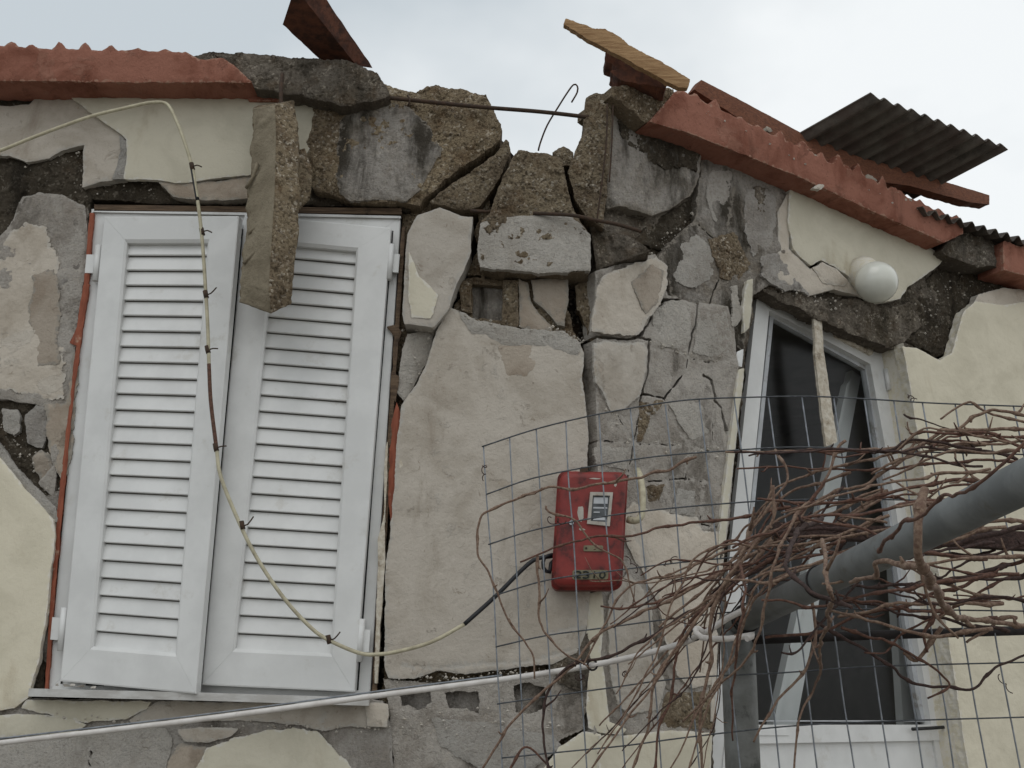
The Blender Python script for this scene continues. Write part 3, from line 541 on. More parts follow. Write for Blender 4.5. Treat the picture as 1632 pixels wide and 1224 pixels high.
# ------------------------------------------------------------------ window
def quad(c):                                   # bilinear map of four 3-D corners TL TR BR BL
    c = [np.array(p) for p in c]
    nn = np.cross(c[1] - c[0], c[3] - c[0]); nn /= np.linalg.norm(nn)
    if nn[1] > 0: nn = -nn
    return lambda s, t, o=0.: (c[0] * (1 - s) + c[1] * s) * (1 - t) + (c[3] * (1 - s) + c[2] * s) * t + nn * o
def bar(gg, q, s0, t0, s1, t1, o0, o1, bev=0.):
    f = [(s0, t0), (s1, t0), (s1, t1), (s0, t1)]
    gg.hexa([q(*p, o1) for p in f], [q(*p, o0) for p in f])
def frame(gg, q, o4, i4, d0, d1, ch=.007):     # mitred frame: outer / inner (s,t) corners, front d1, back d0, chamfered inside
    cx = sum(p[0] for p in i4) / 4; cy = sum(p[1] for p in i4) / 4
    i5 = [(s + (cx - s) * .05, t + (cy - t) * .016) for s, t in i4]
    prof = [(o4, d0), (o4, d1 - .002), ([(a + (b - a) * .04, c + (e - c) * .04) for (a, c), (b, e) in zip(o4, i4)], d1), (i4, d1), (i5, d1 - ch), (i5, d0)]
    for k in range(4):
        j = (k + 1) % 4; V = []
        for pts, dd in prof:
            (a, b), (c, e) = pts[k], pts[j]; g_ = .0003
            V += [q(a + (c - a) * g_, b + (e - b) * g_, dd), q(c + (a - c) * g_, e + (b - e) * g_, dd)]
        n = len(prof); Fc = [[2 * i, 2 * i + 1, 2 * ((i + 1) % n) + 1, 2 * ((i + 1) % n)] for i in range(n)]
        Fc += [[2 * i for i in range(n)], [2 * i + 1 for i in range(n)][::-1]]
        gg.add(V, Fc)
# frame and sill
qf = quad([P(150, 338, -.06), P(640, 349, -.06), P(591, 1114, -.06), P(80, 1102, -.06)])
gg = G(); frame(gg, qf, [(0, 0), (1, 0), (1, 1), (0, 1)], [(.05, .03), (.95, .03), (.95, .97), (.05, .97)], -.05, .03); wf = gg.out('window_frame', 'pvc', house)
gg = G(); gg.tube([P(167, 352, -.022), P(135, 700, -.022), P(98, 1090, -.022)], .0035, 6); gg.out('gasket', 'black', wf); gg = G(); gg.tube([P(626, 368, -.03), P(596, 740, -.03), P(570, 1100, -.03)], .003, 6); gg.out('gasket', 'black', wf)
gg = G(); bar(gg, qf, .05, .03, .95, .97, -.03, -.02); gg.out('glass_pane', 'glass', wf)
gg = G(); bar(gg, qf, .03, .03, .97, .97, -.06, -.052); gg.out('backing_panel', 'black', wf)
for s in (.12, .83):
    gg = G(); bar(gg, qf, s, .975, s + .055, .988, .028, .034); gg.out('drain_cap', 'black', wf)
gg = G()
sp = [P(46, 1097, .08), P(330, 1104, .08), P(588, 1112, .08)]
bk = [P(60, 1092, -.10), P(330, 1098, -.10), P(592, 1106, -.10)]
dz = np.array([0, 0, -.026]); bk = [np.array([b[0], b[1], a[2] + .004]) for a, b in zip(sp, bk)]
for i in range(2):
    gg.hexa([sp[i], sp[i + 1], sp[i + 1] + dz, sp[i] + dz], [bk[i], bk[i + 1], bk[i + 1] + dz, bk[i] + dz])
gg.out('window_sill', 'marble', house)
for (x, y, r) in ((106, 1094, 9), (118, 1093, 7), (128, 1095, 9), (150, 1097, 6), (92, 1093, 5)):
    c = P(x, y, .05); gg = G()
    V = [c + np.array([random.uniform(-1, 1) * .001 * r * 2.2, random.uniform(-1, 1) * .001 * r * 1.5, k]) for k in (0, 0, 0, 0, .006, .008)]
    gg.add(V, [[0, 1, 4], [1, 2, 5, 4], [2, 3, 5], [3, 0, 4, 5], [3, 2, 1, 0]])
    tag(gg.out('plaster_crumb', 'be'), 'small cream plaster crumb lying on the left end of the marble window sill', 'rubble', 'plaster crumbs on the window sill')
def shutter(c4, inner, nsl, label, hinge_s, hinges):
    q = quad(c4)
    body = empty('shutter', tuple(q(.5, 1, 0)), None, None); body.parent = house; body.location = np.array(q(.5, 1, 0)) - ORG[house]
    if label: body['label'] = label
    gg = G(); frame(gg, q, [(0, 0), (1, 0), (1, 1), (0, 1)], inner, -.018, .022); gg.out('shutter_frame', 'pvc', body)
    gg = G(); (a0, b0), (a1, b1), (a2, b2), (a3, b3) = inner
    for k in range(nsl):
        t0, t1 = k / nsl, (k + 1) / nsl
        def ip(s, t): return (((a0 * (1 - s) + a1 * s) * (1 - t) + (a3 * (1 - s) + a2 * s) * t), ((b0 * (1 - s) + b1 * s) * (1 - t) + (b3 * (1 - s) + b2 * s) * t))
        f = []
        for (t, o) in ((t0 + .0004, -.0095), (t1 - .0046, .004), (t1 - .0030, .0028), (t1 - .0024, -.006), (t0 + .0018, -.0155)):
            f.append((q(*ip(-.01, t), o), q(*ip(1.01, t), o)))
        gg.prism([p[0] for p in f], [p[1] for p in f])
    gg.out('louvre_panel', 'pvc', body)
    gg = G(); f4 = inner; gg.hexa([q(s, t, -.0165) for s, t in f4], [q(s, t, -.0172) for s, t in f4]); gg.out('louvre_backing', 'slatback', body)  # sheet added behind the slats; its grey stands for shade in the gaps
    for tt in hinges:
        gg = G(); s_ = hinge_s
        gg.tube([q(s_, tt - .042, .012), q(s_, tt + .042, .012)], .012, 12)
        w_ = .09 if s_ < .5 else -.06
        bar(gg, q, min(s_, s_ - w_), tt - .022, max(s_, s_ - w_), tt + .022, -.002, .008)
        gg.out('hinge', 'pvc', body)
shutter([P(170, 349, -.015), P(384, 348, .055), P(316, 1106, .075), P(101, 1086, -.005)],
        [(.17, .055), (.80, .055), (.84, .935), (.20, .935)], 25, 'left white louvred shutter standing slightly ajar', -.03, (.11, .90))
shutter([P(392, 345, -.01), P(624, 367, -.01), P(566, 1103, .0), P(324, 1092, .0)],
        [(.20, .055), (.79, .055), (.84, .935), (.18, .935)], 25, 'right white louvred shutter, closed', 1.01, (.08, .90))
# red timber sub-frame strips round the window
for pts, m_ in (([(150, 338), (140, 455), (116, 640), (100, 800), (84, 980), (76, 1100), (70, 1100), (78, 980), (92, 800), (110, 640), (134, 440), (142, 338)], 'subframe'),
            ([(132, 455), (142, 452), (126, 552), (110, 546), (122, 520)], 'subframe'),
            ([(640, 360), (646, 360), (636, 520), (628, 640), (618, 820), (606, 1000), (600, 1110), (592, 1110), (600, 960), (612, 780), (624, 600)], 'lintel'),
            ([(632, 640), (642, 672), (638, 740), (632, 830), (622, 830), (616, 760), (622, 680)], 'subframe'),
            ([(642, 676), (644, 700), (640, 790), (634, 832), (628, 830), (634, 740)], 'strip'),
            ([(612, 740), (618, 690), (617, 760), (612, 860)], 'strip'),
            ([(602, 860), (612, 820), (614, 900), (606, 1000), (602, 1090), (596, 1090), (600, 960)], 'strip'),
            ([(614, 520), (630, 516), (640, 528), (634, 545), (624, 530)], 'lintel'),
            ([(636, 600), (630, 640), (622, 625), (624, 590)], 'lintel')):
    frag('timber_strip', pts, 'L', -.012 if m_ != 'strip' else .0, .04, m_, jag=.003, h=.004, amp=.002)
gg = G()
for (y0, y1, o) in ((326, 336, .0), (334, 343, -.03)):
    a = [P(150, y0, -.03 + o), P(640, y0 + 6, -.03 + o), P(640, y1 + 5, -.03 + o), P(150, y1, -.03 + o)]
    gg.hexa(a, [p + np.array([0, .15, 0]) for p in a])
gg.out('lintel_board', 'lintel', house)

# ------------------------------------------------------------------ door
D0 = -.13
def PR(x, y, d=D0): return P(x, y, d, 'R')
def ring(outer, inner, d, th, name, mat, parent, plane='R'):
    gg = G(); n = len(outer); Nn = PL[plane][2]
    A = [P(*p, d, plane) for p in outer]; B = [P(*p, d, plane) for p in inner]
    V = A + B + [p - Nn * th for p in A] + [p - Nn * th for p in B]; Fc = []
    for k in range(n):
        j = (k + 1) % n
        Fc += [[k, j, n + j, n + k], [n + k, n + j, 3 * n + j, 3 * n + k], [k, 2 * n + k, 2 * n + j, j]]
    gg.add(V, Fc); return gg.out(name, mat, parent)
door = empty('door', tuple(PR(1340, 1300)), None, None); door.parent = house; door.location = ORG[door] - ORG[house]
ring([(1207, 467), (1409, 561), (1438, 725), (1521, 1156), (1545, 1300), (1122, 1300), (1136, 1150), (1171, 808)],
     [(1226, 495), (1387, 580), (1416, 741), (1484, 1153), (1508, 1300), (1146, 1300), (1160, 1150), (1196, 801)], D0, .06, 'door_frame', 'pvc', door)
ring([(1228, 499), (1385, 583), (1414, 742), (1486, 1154), (1484, 1150), (1162, 1150), (1163, 1146), (1197, 801)],
     [(1233, 508), (1379, 589), (1404, 742), (1462, 1120), (1470, 1148), (1170, 1148), (1172, 1140), (1203, 803)], D0 - .03, .03, 'glazing_bead', 'pvcd', door)
gg = G(); pts = [PR(1222, 492, D0 - .05), PR(1390, 578, D0 - .05), PR(1419, 742, D0 - .05), PR(1490, 1158, D0 - .05), PR(1156, 1158, D0 - .05), PR(1192, 803, D0 - .05)]
gg.add(pts, [list(range(len(pts)))]); gg.out('glass_pane', 'glass', door)
ring([(1158, 1155), (1522, 1155), (1548, 1300), (1144, 1300)], [(1164, 1186), (1500, 1180), (1518, 1300), (1150, 1300)], D0 + .004, .05, 'lower_rail', 'pvc', door)
gg = G(); pts = [PR(1160, 1180, D0 - .012), PR(1504, 1176, D0 - .012), PR(1526, 1310, D0 - .012), PR(1146, 1310, D0 - .012)]
gg.prism(pts, [p - PL['R'][2] * .03 for p in pts]); gg.out('lower_panel', 'pvc', door)
gg = G(); gg.tube(spline([PR(1454, 1162, D0 + .03), PR(1490, 1160, D0 + .035), PR(1524, 1157, D0 + .03)]), .007, 8); gg.tube([PR(1512, 1158, D0 + .0), PR(1512, 1158, D0 + .035)], .012, 8); gg.out('door_handle', 'black', door)
gg = G(); gg.tube([PR(1412, 588, D0 + .01), PR(1417, 622, D0 + .01)], .011, 10); gg.out('hinge', 'pvc', door)
gg = G(); bar_ = [PR(1202, 1164, D0 + .008), PR(1254, 1162, D0 + .008), PR(1258, 1172, D0 + .008), PR(1206, 1172, D0 + .008)]
gg.prism(bar_, [p - PL['R'][2] * .02 for p in bar_]); gg.out('drip_cap', 'pvc', door)
# strip of sealant torn from the door head
frag('sealant_strip', [(1290, 488), (1302, 490), (1311, 505), (1314, 560), (1323, 620), (1336, 704), (1318, 712), (1309, 640), (1301, 570), (1298, 508)], 'R', D0 + .09, .014, 'strip', jag=.004, h=.003, amp=.004, parent=house)
for pts in ([(1208, 458), (1260, 476), (1300, 494), (1410, 548), (1412, 558), (1300, 506), (1210, 466)], [(1330, 520), (1356, 534), (1350, 540), (1396, 556), (1390, 566), (1334, 536)]):
    frag('head_strip', pts, 'R', D0 + .02, .03, 'strip', jag=.004, h=.004, amp=.002)
# broken inner frame leaning in the room
fr_ = empty('loose_window_frame', tuple(PR(1240, 1150, -.5)), 'dusty white window frame fallen inside, leaning behind the door glass', 'window frame')
for (a, b, c, dd, nm) in (((1358, 590), (1372, 600), (1268, 1160), (1236, 1160), 'frame_stile'), ((1350, 612), (1356, 604), (1240, 1156), (1232, 1156), 'frame_edge'),
                          ((1410, 690), (1424, 700), (1464, 1160), (1440, 1160), 'frame_stile')):
    k = -.30 if nm != 'frame_edge' else -.28
    p = [PR(*a, k), PR(*b, k), PR(*c, k), PR(*dd, k)]; gg = G(); gg.hexa(p, [x - PL['R'][2] * .04 for x in p]); gg.out(nm, 'pvc', fr_)

# ------------------------------------------------------------------ rebar
def rod(pts, r, name='rebar', mat='rust', parent=house):
    gg = G(); p = spline(pts, .015); gg.tube(p, r, 8); return gg.out(name, mat, parent)
rod([P(560, 152, .02), P(592, 154, .045), P(650, 159, .05), P(760, 170, .045), P(860, 178, .04), P(940, 187, .0)], .0085)
rod([P(650, 152, .05), P(653, 160, .062), P(650, 170, .05)], .004, 'tie_wire')
rod([P(858, 240, -.02), P(861, 228, -.02), P(872, 200, -.01), P(890, 170, .0), P(904, 148, .0), P(914, 135, .0), P(920, 137, .0), P(920, 147, .0), P(911, 163, .0)], .0035, 'hooked_wire')
rod([P(968, 165, .035), P(966, 230, .035), P(958, 300, .03), P(951, 355, .02)], .0035)
rod([P(977, 168, .03), P(975, 230, .03), P(971, 290, .02)], .003)
rod([P(750, 336, .02), P(770, 337, .02), P(790, 338, .0)], .007)
rod([P(850, 340, .04), P(910, 343, .07), P(950, 351, .06), P(985, 358, .04), P(1022, 369, .03)], .0075)

# ------------------------------------------------------------------ hanging slab in front of the window
hs = empty('hanging_concrete_slab', P(425, 500, .2), 'long broken concrete slab dangling from a rebar in front of the shutters', 'concrete slab')
def lump(rings, div, amp, name, mats, mi_fn, parent, fq=25, seed=3):
    rings = [np.array(r) for r in rings]; n = len(rings[0]); pts = []
    for i in range(len(rings) - 1):
        for t in np.linspace(0, 1, div, endpoint=False): pts.append(rings[i] * (1 - t) + rings[i + 1] * t)
    pts.append(rings[-1]); sub = 8; V = []; S = []
    cs = [p.mean(0) for p in pts]
    for p, c in zip(pts, cs):
        for k in range(n):
            for t in np.linspace(0, 1, sub, endpoint=False): V.append(p[k] * (1 - t) + p[(k + 1) % n] * t); S.append((k, c))
    V = np.array(V); C = np.array([s[1] for s in S]); m = n * sub
    dr = V - C; dr /= np.linalg.norm(dr, axis=1)[:, None]
    nz = fbm(V[:, 0] * fq + V[:, 1] * fq * .7, V[:, 2] * fq + V[:, 1] * 9, seed, 5, .65)
    am = np.array([amp * (.85 if mi_fn(s[0]) else 1.) for s in S]); V = V + dr * (nz * am)[:, None]
    Fc = []; mi = []
    for i in range(len(pts) - 1):
        for k in range(m):
            Fc.append([i * m + k, i * m + (k + 1) % m, (i + 1) * m + (k + 1) % m, (i + 1) * m + k]); mi.append(mi_fn(k // sub))
    for i0, rev in ((0, False), ((len(pts) - 1) * m, True)):
        V = np.vstack([V, V[i0:i0 + m].mean(0)]); c = len(V) - 1
        for k in range(m):
            f = [i0 + k, c, i0 + (k + 1) % m]; Fc.append(f[::-1] if rev else f); mi.append(0)
    o = mesh(name, V, Fc, None, parent, [True] * len(Fc), mats, mi)
    at = o.data.attributes.new('edge', 'FLOAT', 'POINT'); at.data.foreach_set('value', np.full(len(V), .05, np.float32)); return o
def rg(*p): return [P(x, y, d) for x, y, d in p]
lump([rg((404, 172, .2), (438, 168, .27), (468, 160, .22), (466, 160, .1), (410, 168, .1)),
      rg((402, 215, .2), (440, 210, .29), (474, 205, .23), (474, 205, .1), (408, 215, .1)),
      rg((396, 300, .2), (438, 300, .30), (478, 300, .24), (478, 300, .1), (402, 300, .1)),
      rg((390, 390, .2), (432, 400, .30), (472, 395, .24), (470, 395, .1), (396, 390, .1)),
      rg((384, 450, .2), (428, 462, .29), (466, 460, .24), (464, 455, .1), (390, 445, .1)),
      rg((383, 482, .2), (432, 500, .27), (462, 485, .22), (458, 478, .12), (392, 478, .11))], 14, .018, 'slab_body', ['rc', 'tn'], lambda k: 1 if k in (0,) else 0, hs)
lump([rg((472, 240, .2), (486, 236, .2), (486, 244, .12), (470, 244, .12)), rg((470, 280, .22), (498, 276, .2), (496, 280, .1), (470, 284, .1)),
      rg((468, 312, .2), (494, 318, .19), (490, 318, .1), (470, 316, .1)), rg((470, 330, .2), (478, 334, .18), (476, 334, .12), (470, 332, .12))], 6, .012, 'slab_lug', ['rc'], lambda k: 0, hs, 30, 9)
for (x0, y0, x1, y1) in ((392, 300, 410, 260), (396, 372, 414, 352), (388, 420, 418, 384)):
    gg = G(); gg.tube(spline([P(x0, y0, .215), P((x0 + x1) / 2 + 3, (y0 + y1) / 2, .235), P(x1, y1, .235)]), .007, 6); o = gg.out('plaster_ridge', 'tn', hs)
    at = o.data.attributes.new('edge', 'FLOAT', 'POINT'); at.data.foreach_set('value', np.full(len(o.data.vertices), .05, np.float32))
rod([P(450, 118, .14), P(448, 140, .17), P(448, 162, .18), P(450, 180, .18)], .008, 'rebar', 'rust', hs)
ps = frag('plaster_slab', [(650, 372), (664, 342), (700, 330), (735, 344), (753, 345), (750, 400), (740, 430), (726, 455), (716, 490), (696, 515), (690, 521), (645, 516), (641, 500), (646, 400)], 'L', .03, .1, 'be', h=.004, amp=.004, jag=.004, rim=.004, parent=None)
tag(ps, 'loose slab of beige render with a cream paint remnant, right of the shutters', 'plaster slab')
frag('paint_remnant', [(652, 402), (668, 440), (684, 455), (697, 470), (691, 500), (686, 508), (656, 506), (650, 470), (652, 420)], 'L', .0365, .008, 'cr', h=.004, jag=.005, amp=.003, rim=.002, parent=ps)

# ------------------------------------------------------------------ roof timbers and loose sheet
u1 = Q(451, 39, -.22); u2 = QZ(463, -28, u1[2]); f1 = Q(512, 97, .03); f2 = Q(568, 104, .05); sN = Q(498, -34, u2[1] + .07); sF = Q(594, 108, .13)
a4 = [u1, u2, sN, u1 + sN - u2]; b4 = [f1, f2, sF, f1 + sF - f2]; V = []; nseg = 14
for i in range(nseg):
    t = i / (nseg - 1)
    for k in range(4):
        p = a4[k] * (1 - t) + b4[k] * t
        if i == 0: p = p + (b4[k] - a4[k]) * (.0, .06, .02, .1)[k]
        V.append(p + np.array([random.uniform(-1, 1) for _ in range(3)]) * .0015)
Fc = [[i * 4 + k, i * 4 + (k + 1) % 4, i * 4 + 4 + (k + 1) % 4, i * 4 + 4 + k] for i in range(nseg - 1) for k in range(4)] + [[3, 2, 1, 0], [(nseg - 1) * 4 + k for k in range(4)]]
tag(mesh('roof_beam', V, Fc, 'wood'), 'dark reddish roof beam jutting up over the left eave', 'timber')
t_ = frag('broken_board', [(898, 37), (902, 29), (925, 37), (946, 45), (964, 45), (984, 56), (1002, 70), (1050, 96), (1101, 126), (1096, 140), (1084, 138), (1040, 116), (990, 90), (940, 62)], 'L', .12, .03, 'paleboard', jag=.008, h=.004, amp=.003, rim=.002, parent=None)
tag(t_, 'pale raw splintered board, topmost timber above the broken beam', 'timber')
t_ = frag('broken_timber', [(966, 82), (980, 80), (1000, 90), (1050, 118), (1064, 128), (1062, 140), (1020, 134), (990, 126), (974, 112), (986, 110), (974, 100), (964, 98)], 'L', .05, .1, 'wood', jag=.008, h=.004, amp=.004, parent=None)
tag(t_, 'short dark snapped timber end under the pale broken board', 'timber')
t_ = frag('roof_batten', [(1107, 142), (1118, 127), (1200, 170), (1282, 214), (1370, 250), (1450, 272), (1577, 311), (1577, 326), (1545, 322), (1450, 296), (1380, 286), (1280, 244), (1180, 190)], 'R', .03, .06, 'batten', jag=.002, h=.005, amp=.002, rim=.001, parent=None)
tag(t_, 'long brown roof batten behind the right eave, reaching out under the loose sheet', 'timber')
z0 = P(1280, 215, .06, 'R')[2]
A_ = QZ(1284, 212, z0 + .02); B_ = QZ(1390, 152, z0 + .12); C_ = QZ(1605, 236, z0 + .12)
t_ = corr(B_, C_, 0, tuple((A_ - B_) * 1.5), np.linalg.norm(C_ - B_) / 10.4, np.linalg.norm(C_ - B_) / 10.4 * .17, 'corrugated_sheet', 'sheet', None)
tag(t_, 'loose dark corrugated sheet sticking out over the right eave against the sky', 'roofing sheet')

# ------------------------------------------------------------------ lamp
lamp = empty('wall_lamp', tuple(P(1376, 470, 0, 'R')), 'round white opal globe lamp on the wall under the right eave', 'lamp')
def sphere(c, r, name, mat, parent, sc=(1, 1, 1), seg=32):
    V = []; Fc = []
    for i in range(seg // 2 + 1):
        for j in range(seg):
            a, b = math.pi * i / (seg // 2), 2 * math.pi * j / seg
            V.append(c + r * np.array([math.sin(a) * math.cos(b) * sc[0], math.sin(a) * math.sin(b) * sc[1], math.cos(a) * sc[2]]))
    for i in range(seg // 2):
        for j in range(seg): Fc.append([i * seg + j, i * seg + (j + 1) % seg, (i + 1) * seg + (j + 1) % seg, (i + 1) * seg + j])
    return mesh(name, V, Fc, mat, parent, True)
gc = P(1397, 450, .13, 'R'); rr = 33.5 / F * float(np.dot(gc - CAM, _f))
sphere(gc, rr, 'globe', 'globe', lamp)
gg = G(); a = P(1374, 434, .0, 'R'); b = a + (gc - a) * .75
gg.tube([a, a + (b - a) * .3, b], [rr * .82, rr * .82, rr * .70], 28); gg.out('lamp_base', 'cr', lamp); gg = G(); gg.tube([b - (gc - a) * .06, b + (gc - a) * .10], rr * .78, 28); gg.out('collar', 'pvcd', lamp)

# ------------------------------------------------------------------ meter box
box = empty('meter_box', tuple(P(938, 935, .02)), 'red metal electricity meter box numbered 2310 on the cracked pier', 'meter box')
bq = quad([P(893, 750, .13), P(1000, 752, .13), P(990, 934, .13), P(882, 934, .13)])
def rrect(q, s0, t0, s1, t1, r, asp, o, n=6):
    pts = []
    for (cx, cy, a0) in ((s1 - r, t0 + r * asp, -90), (s1 - r, t1 - r * asp, 0), (s0 + r, t1 - r * asp, 90), (s0 + r, t0 + r * asp, 180)):
        for k in range(n + 1):
            a = R(a0 + 90 * k / n); pts.append(q(cx + r * math.cos(a), cy + r * asp * math.sin(a), o))
    return pts
def rstack(gg, q, levels, cap=True):
    V = []; n = 0
    for (s0, t0, s1, t1, r, o) in levels:
        p = rrect(q, s0, t0, s1, t1, r, .6, o); n = len(p); V += p
    Fc = [[i * n + k, i * n + (k + 1) % n, (i + 1) * n + (k + 1) % n, (i + 1) * n + k] for i in range(len(levels) - 1) for k in range(n)]
    b = len(gg.V); gg.add(V, Fc, True)
    if cap: gg.F.append([b + (len(levels) - 1) * n + k for k in range(n)]); gg.S.append(False); gg.MI.append(0)
gg = G(); rstack(gg, bq, [(-.02, -.01, 1.02, 1.01, .12, -.13), (-.02, -.01, 1.02, 1.01, .12, -.055), (-.03, -.02, 1.03, 1.02, .12, -.055), (-.03, -.02, 1.03, 1.02, .12, -.045), (0, 0, 1, 1, .13, -.043), (.005, .005, .995, .995, .13, -.012), (.03, .02, .97, .98, .13, -.003), (.10, .06, .90, .94, .12, .002)])
gg.out('box_body', 'redbox', box)
gg = G(); frame(gg, bq, [(.46, .19), (.80, .19), (.78, .49), (.44, .47)], [(.50, .22), (.76, .22), (.74, .455), (.49, .445)], -.005, .012, .004); gg.out('viewing_frame', 'whitepaint', box)
gg = G(); bar(gg, bq, .50, .22, .755, .45, -.002, .0035); mf = gg.out('meter_face', 'meterface', box)
gg = G(); bar(gg, bq, .52, .235, .73, .29, .0038, .0050); bar(gg, bq, .52, .32, .73, .333, .0038, .0050); bar(gg, bq, .53, .36, .62, .37, .0038, .005); bar(gg, bq, .53, .41, .72, .435, .0038, .005); gg.out('meter_dial', 'pvcd', mf)
gg = G(); rstack(gg, bq, [(.41, .655, .70, .705, .02, .0), (.41, .655, .70, .705, .02, .006)]); tp = gg.out('type_plate', 'plate', box)
for s in (.45, .66):
    gg = G(); gg.tube([bq(s, .68, .003), bq(s, .68, .009)], .004, 8); gg.out('screw', 'rust', tp)
gg = G(); rstack(gg, bq, [(.27, .865, .80, .945, .03, .0), (.27, .865, .80, .945, .03, .005)]); pn = gg.out('number_plate', 'plate', box)
def glyph(gg, q, strokes, s0, t0, w, h, o, r=.0028):
    for st in strokes:
        p = np.array([q(s0 + x * w, t0 + y * h, o) for x, y in st]); gg.tube(spline(p, .004) if len(p) > 2 else p, r, 6)
gg = G()
G2 = [[(0, .25), (.25, 0), (.8, .05), (.95, .3), (.5, .7), (.0, 1)], [(0, .98), (1, .95)]]
G3 = [[(.05, .1), (.5, 0), (.9, .22), (.45, .45)], [(.45, .45), (.95, .65), (.7, .98), (.0, .92)]]
G1 = [[(.55, 0), (.5, 1)]]
G0 = [[(.5, 0), (.12, .35), (.15, .8), (.5, 1), (.85, .7), (.8, .25), (.5, 0)]]
for i, gl_ in enumerate((G2, G3, G1, G0)): glyph(gg, bq, gl_, .30 + i * .122, .878, .095, .055, .0065)
gg.out('plate_number', 'ink', pn)
gg = G(); gg.tube([bq(.21, .46, .0), bq(.21, .46, .008)], .008, 12); gg.out('lock', 'pvcd', box)
gg = G(); rstack(gg, bq, [(.30, -.06, .42, .0, .03, -.05), (.30, -.06, .42, .0, .03, -.04)]); gg.out('hanger_lug', 'rust', box)
for (s0, t0, s1, t1) in ((.40, .06, .62, .075), (.62, .09, .72, .11), (.28, .27, .40, .46), (.30, .50, .44, .53), (.8, .10, .86, .14)):
    gg = G(); c = [bq(s0 + (s1 - s0) * .5 + (s1 - s0) * .5 * math.cos(a) * random.uniform(.5, 1), t0 + (t1 - t0) * .5 + (t1 - t0) * .5 * math.sin(a) * random.uniform(.5, 1), .0026) for a in np.linspace(0, 6.28, 11)[:-1]]
    gg.prism(c, [p + np.array([0, .0015, 0]) for p in c]); gg.out('paint_chip', 'whitepaint', box)
cp = G(); cp.tube(spline([P(1000, 828, .07), P(1012, 830, .08), P(1022, 822, .08), P(1024, 790, .07), P(1021, 764, .05), P(1016, 750, -.02)]), .0125, 10)
tag(cp.out('conduit', 'cable'), 'short cream conduit bending from the right side of the red meter box into the wall', 'conduit')
gg = G(); gg.tube(spline([P(884, 884, .05), P(868, 888, .07), P(866, 905, .07), P(876, 912, .06), P(878, 898, .05), P(886, 892, .04)]), .007, 8)
tag(gg.out('cable_loop', 'bcable'), 'small black cable loop at the left side of the red meter box', 'cable')

# ------------------------------------------------------------------ cables
gg = G()
c1 = [(-60, 258, .2), (0, 240, .2), (60, 216, .19), (140, 187, .17), (200, 172, .16), (236, 164, .155), (258, 163, .15), (267, 167, .15), (273, 175, .155), (280, 190, .16), (290, 215, .17), (305, 262, .17), (315, 320, .17), (322, 380, .16), (327, 450, .15), (331, 520, .15), (333, 580, .15), (336, 640, .15), (345, 715, .15), (352, 760, .15), (380, 830, .14), (410, 890, .13), (450, 950, .12), (490, 995, .11), (520, 1018, .11), (570, 1040, .10), (600, 1043, .10), (640, 1037, .09), (690, 1022, .08), (740, 995, .07)]
c2 = [(740, 995, .07), (790, 950, .06), (830, 910, .06), (850, 893, .06), (868, 888, .06), (884, 886, .05)]
ca = empty('overhead_cable', tuple(P(740, 995, .07)), 'cream service cable hanging from the eave across the shutters to the red meter box', 'cable')
gg = G(); gg.tube(spline([P(*p) for p in c1], .02), .0066, 8); gg.out('cable_sheath', 'cable', ca)
gg = G(); gg.tube(spline([P(*p) for p in c2], .02), .0075, 8); gg.out('taped_cable_end', 'bcable', ca)
for (x, y, d) in ((306, 266, .17), (322, 370, .16), (331, 558, .15), (344, 714, .15), (386, 838, .14), (524, 1020, .11), (328, 470, .15)):
    gg = G(); c = P(x, y, d); gg.tube([c + np.array([-.004, 0, .016]), c, c + np.array([.004, 0, -.012])], .0088, 8)
    k = random.uniform(-.02, .03); gg.tube(spline([c, c + np.array([.02, -.006, .004]), c + np.array([.038, -.004, .004 + k])]), .0026, 5)
    gg.out('cable_tie', 'rust', ca)
for (i0, i1) in ((11, 12), (16, 18)):
    gg = G(); gg.tube(spline([P(*p) for p in c1[i0:i1 + 1]], .02), .0071, 8); gg.out('tape_wrap', 'bcable' if i0 == 11 else 'cane2', ca)
def FY(x): return -.92 - max(0, (x - 800)) * .0001
wc = [(-60, 1191, -.55), (0, 1184, -.56), (250, 1155, -.65), (400, 1136, -.7), (600, 1109, -.78), (800, 1083, -.86), (940, 1061, -.92), (1040, 1039, -.98), (1110, 1016, -1.05), (1160, 985, -1.1), (1195, 968, -1.12)]
wcb = empty('white_cable', tuple(Q(600, 1109, -.78)), 'thick white cable crossing below the window to the pergola post', 'cable')
gg = G(); gg.tube(spline([Q(*p) for p in wc], .03), .008, 10); gg.out('cable_sheath', 'wcable', wcb)
gg = G(); gg.tube(spline([Q(x, y - 7, Y + .01) for x, y, Y in wc[:6]], .03), .0028, 6); gg.out('messenger_wire', 'wirev', wcb)
gg = G(); gg.tube(spline([Q(1105, 1017, -1.07), Q(1120, 1006, -1.1), Q(1108, 1002, -1.1), Q(1118, 1016, -1.12), Q(1160, 1018, -1.1), Q(1200, 1012, -1.1), Q(1190, 1018, -1.12)]), .008, 8); gg.out('cable_knot', 'wcable', wcb)
for x, y, Y in ((944, 1060, -.93), (1108, 1012, -1.06)):
    gg = G(); c = Q(x, y, Y); gg.tube([c + np.array([math.cos(a) * .013, -.002 + .012 * math.cos(a) * .2, math.sin(a) * .013]) for a in np.linspace(0, 6.6, 14)], .003, 6); gg.out('wire_tie', 'dark', wcb)

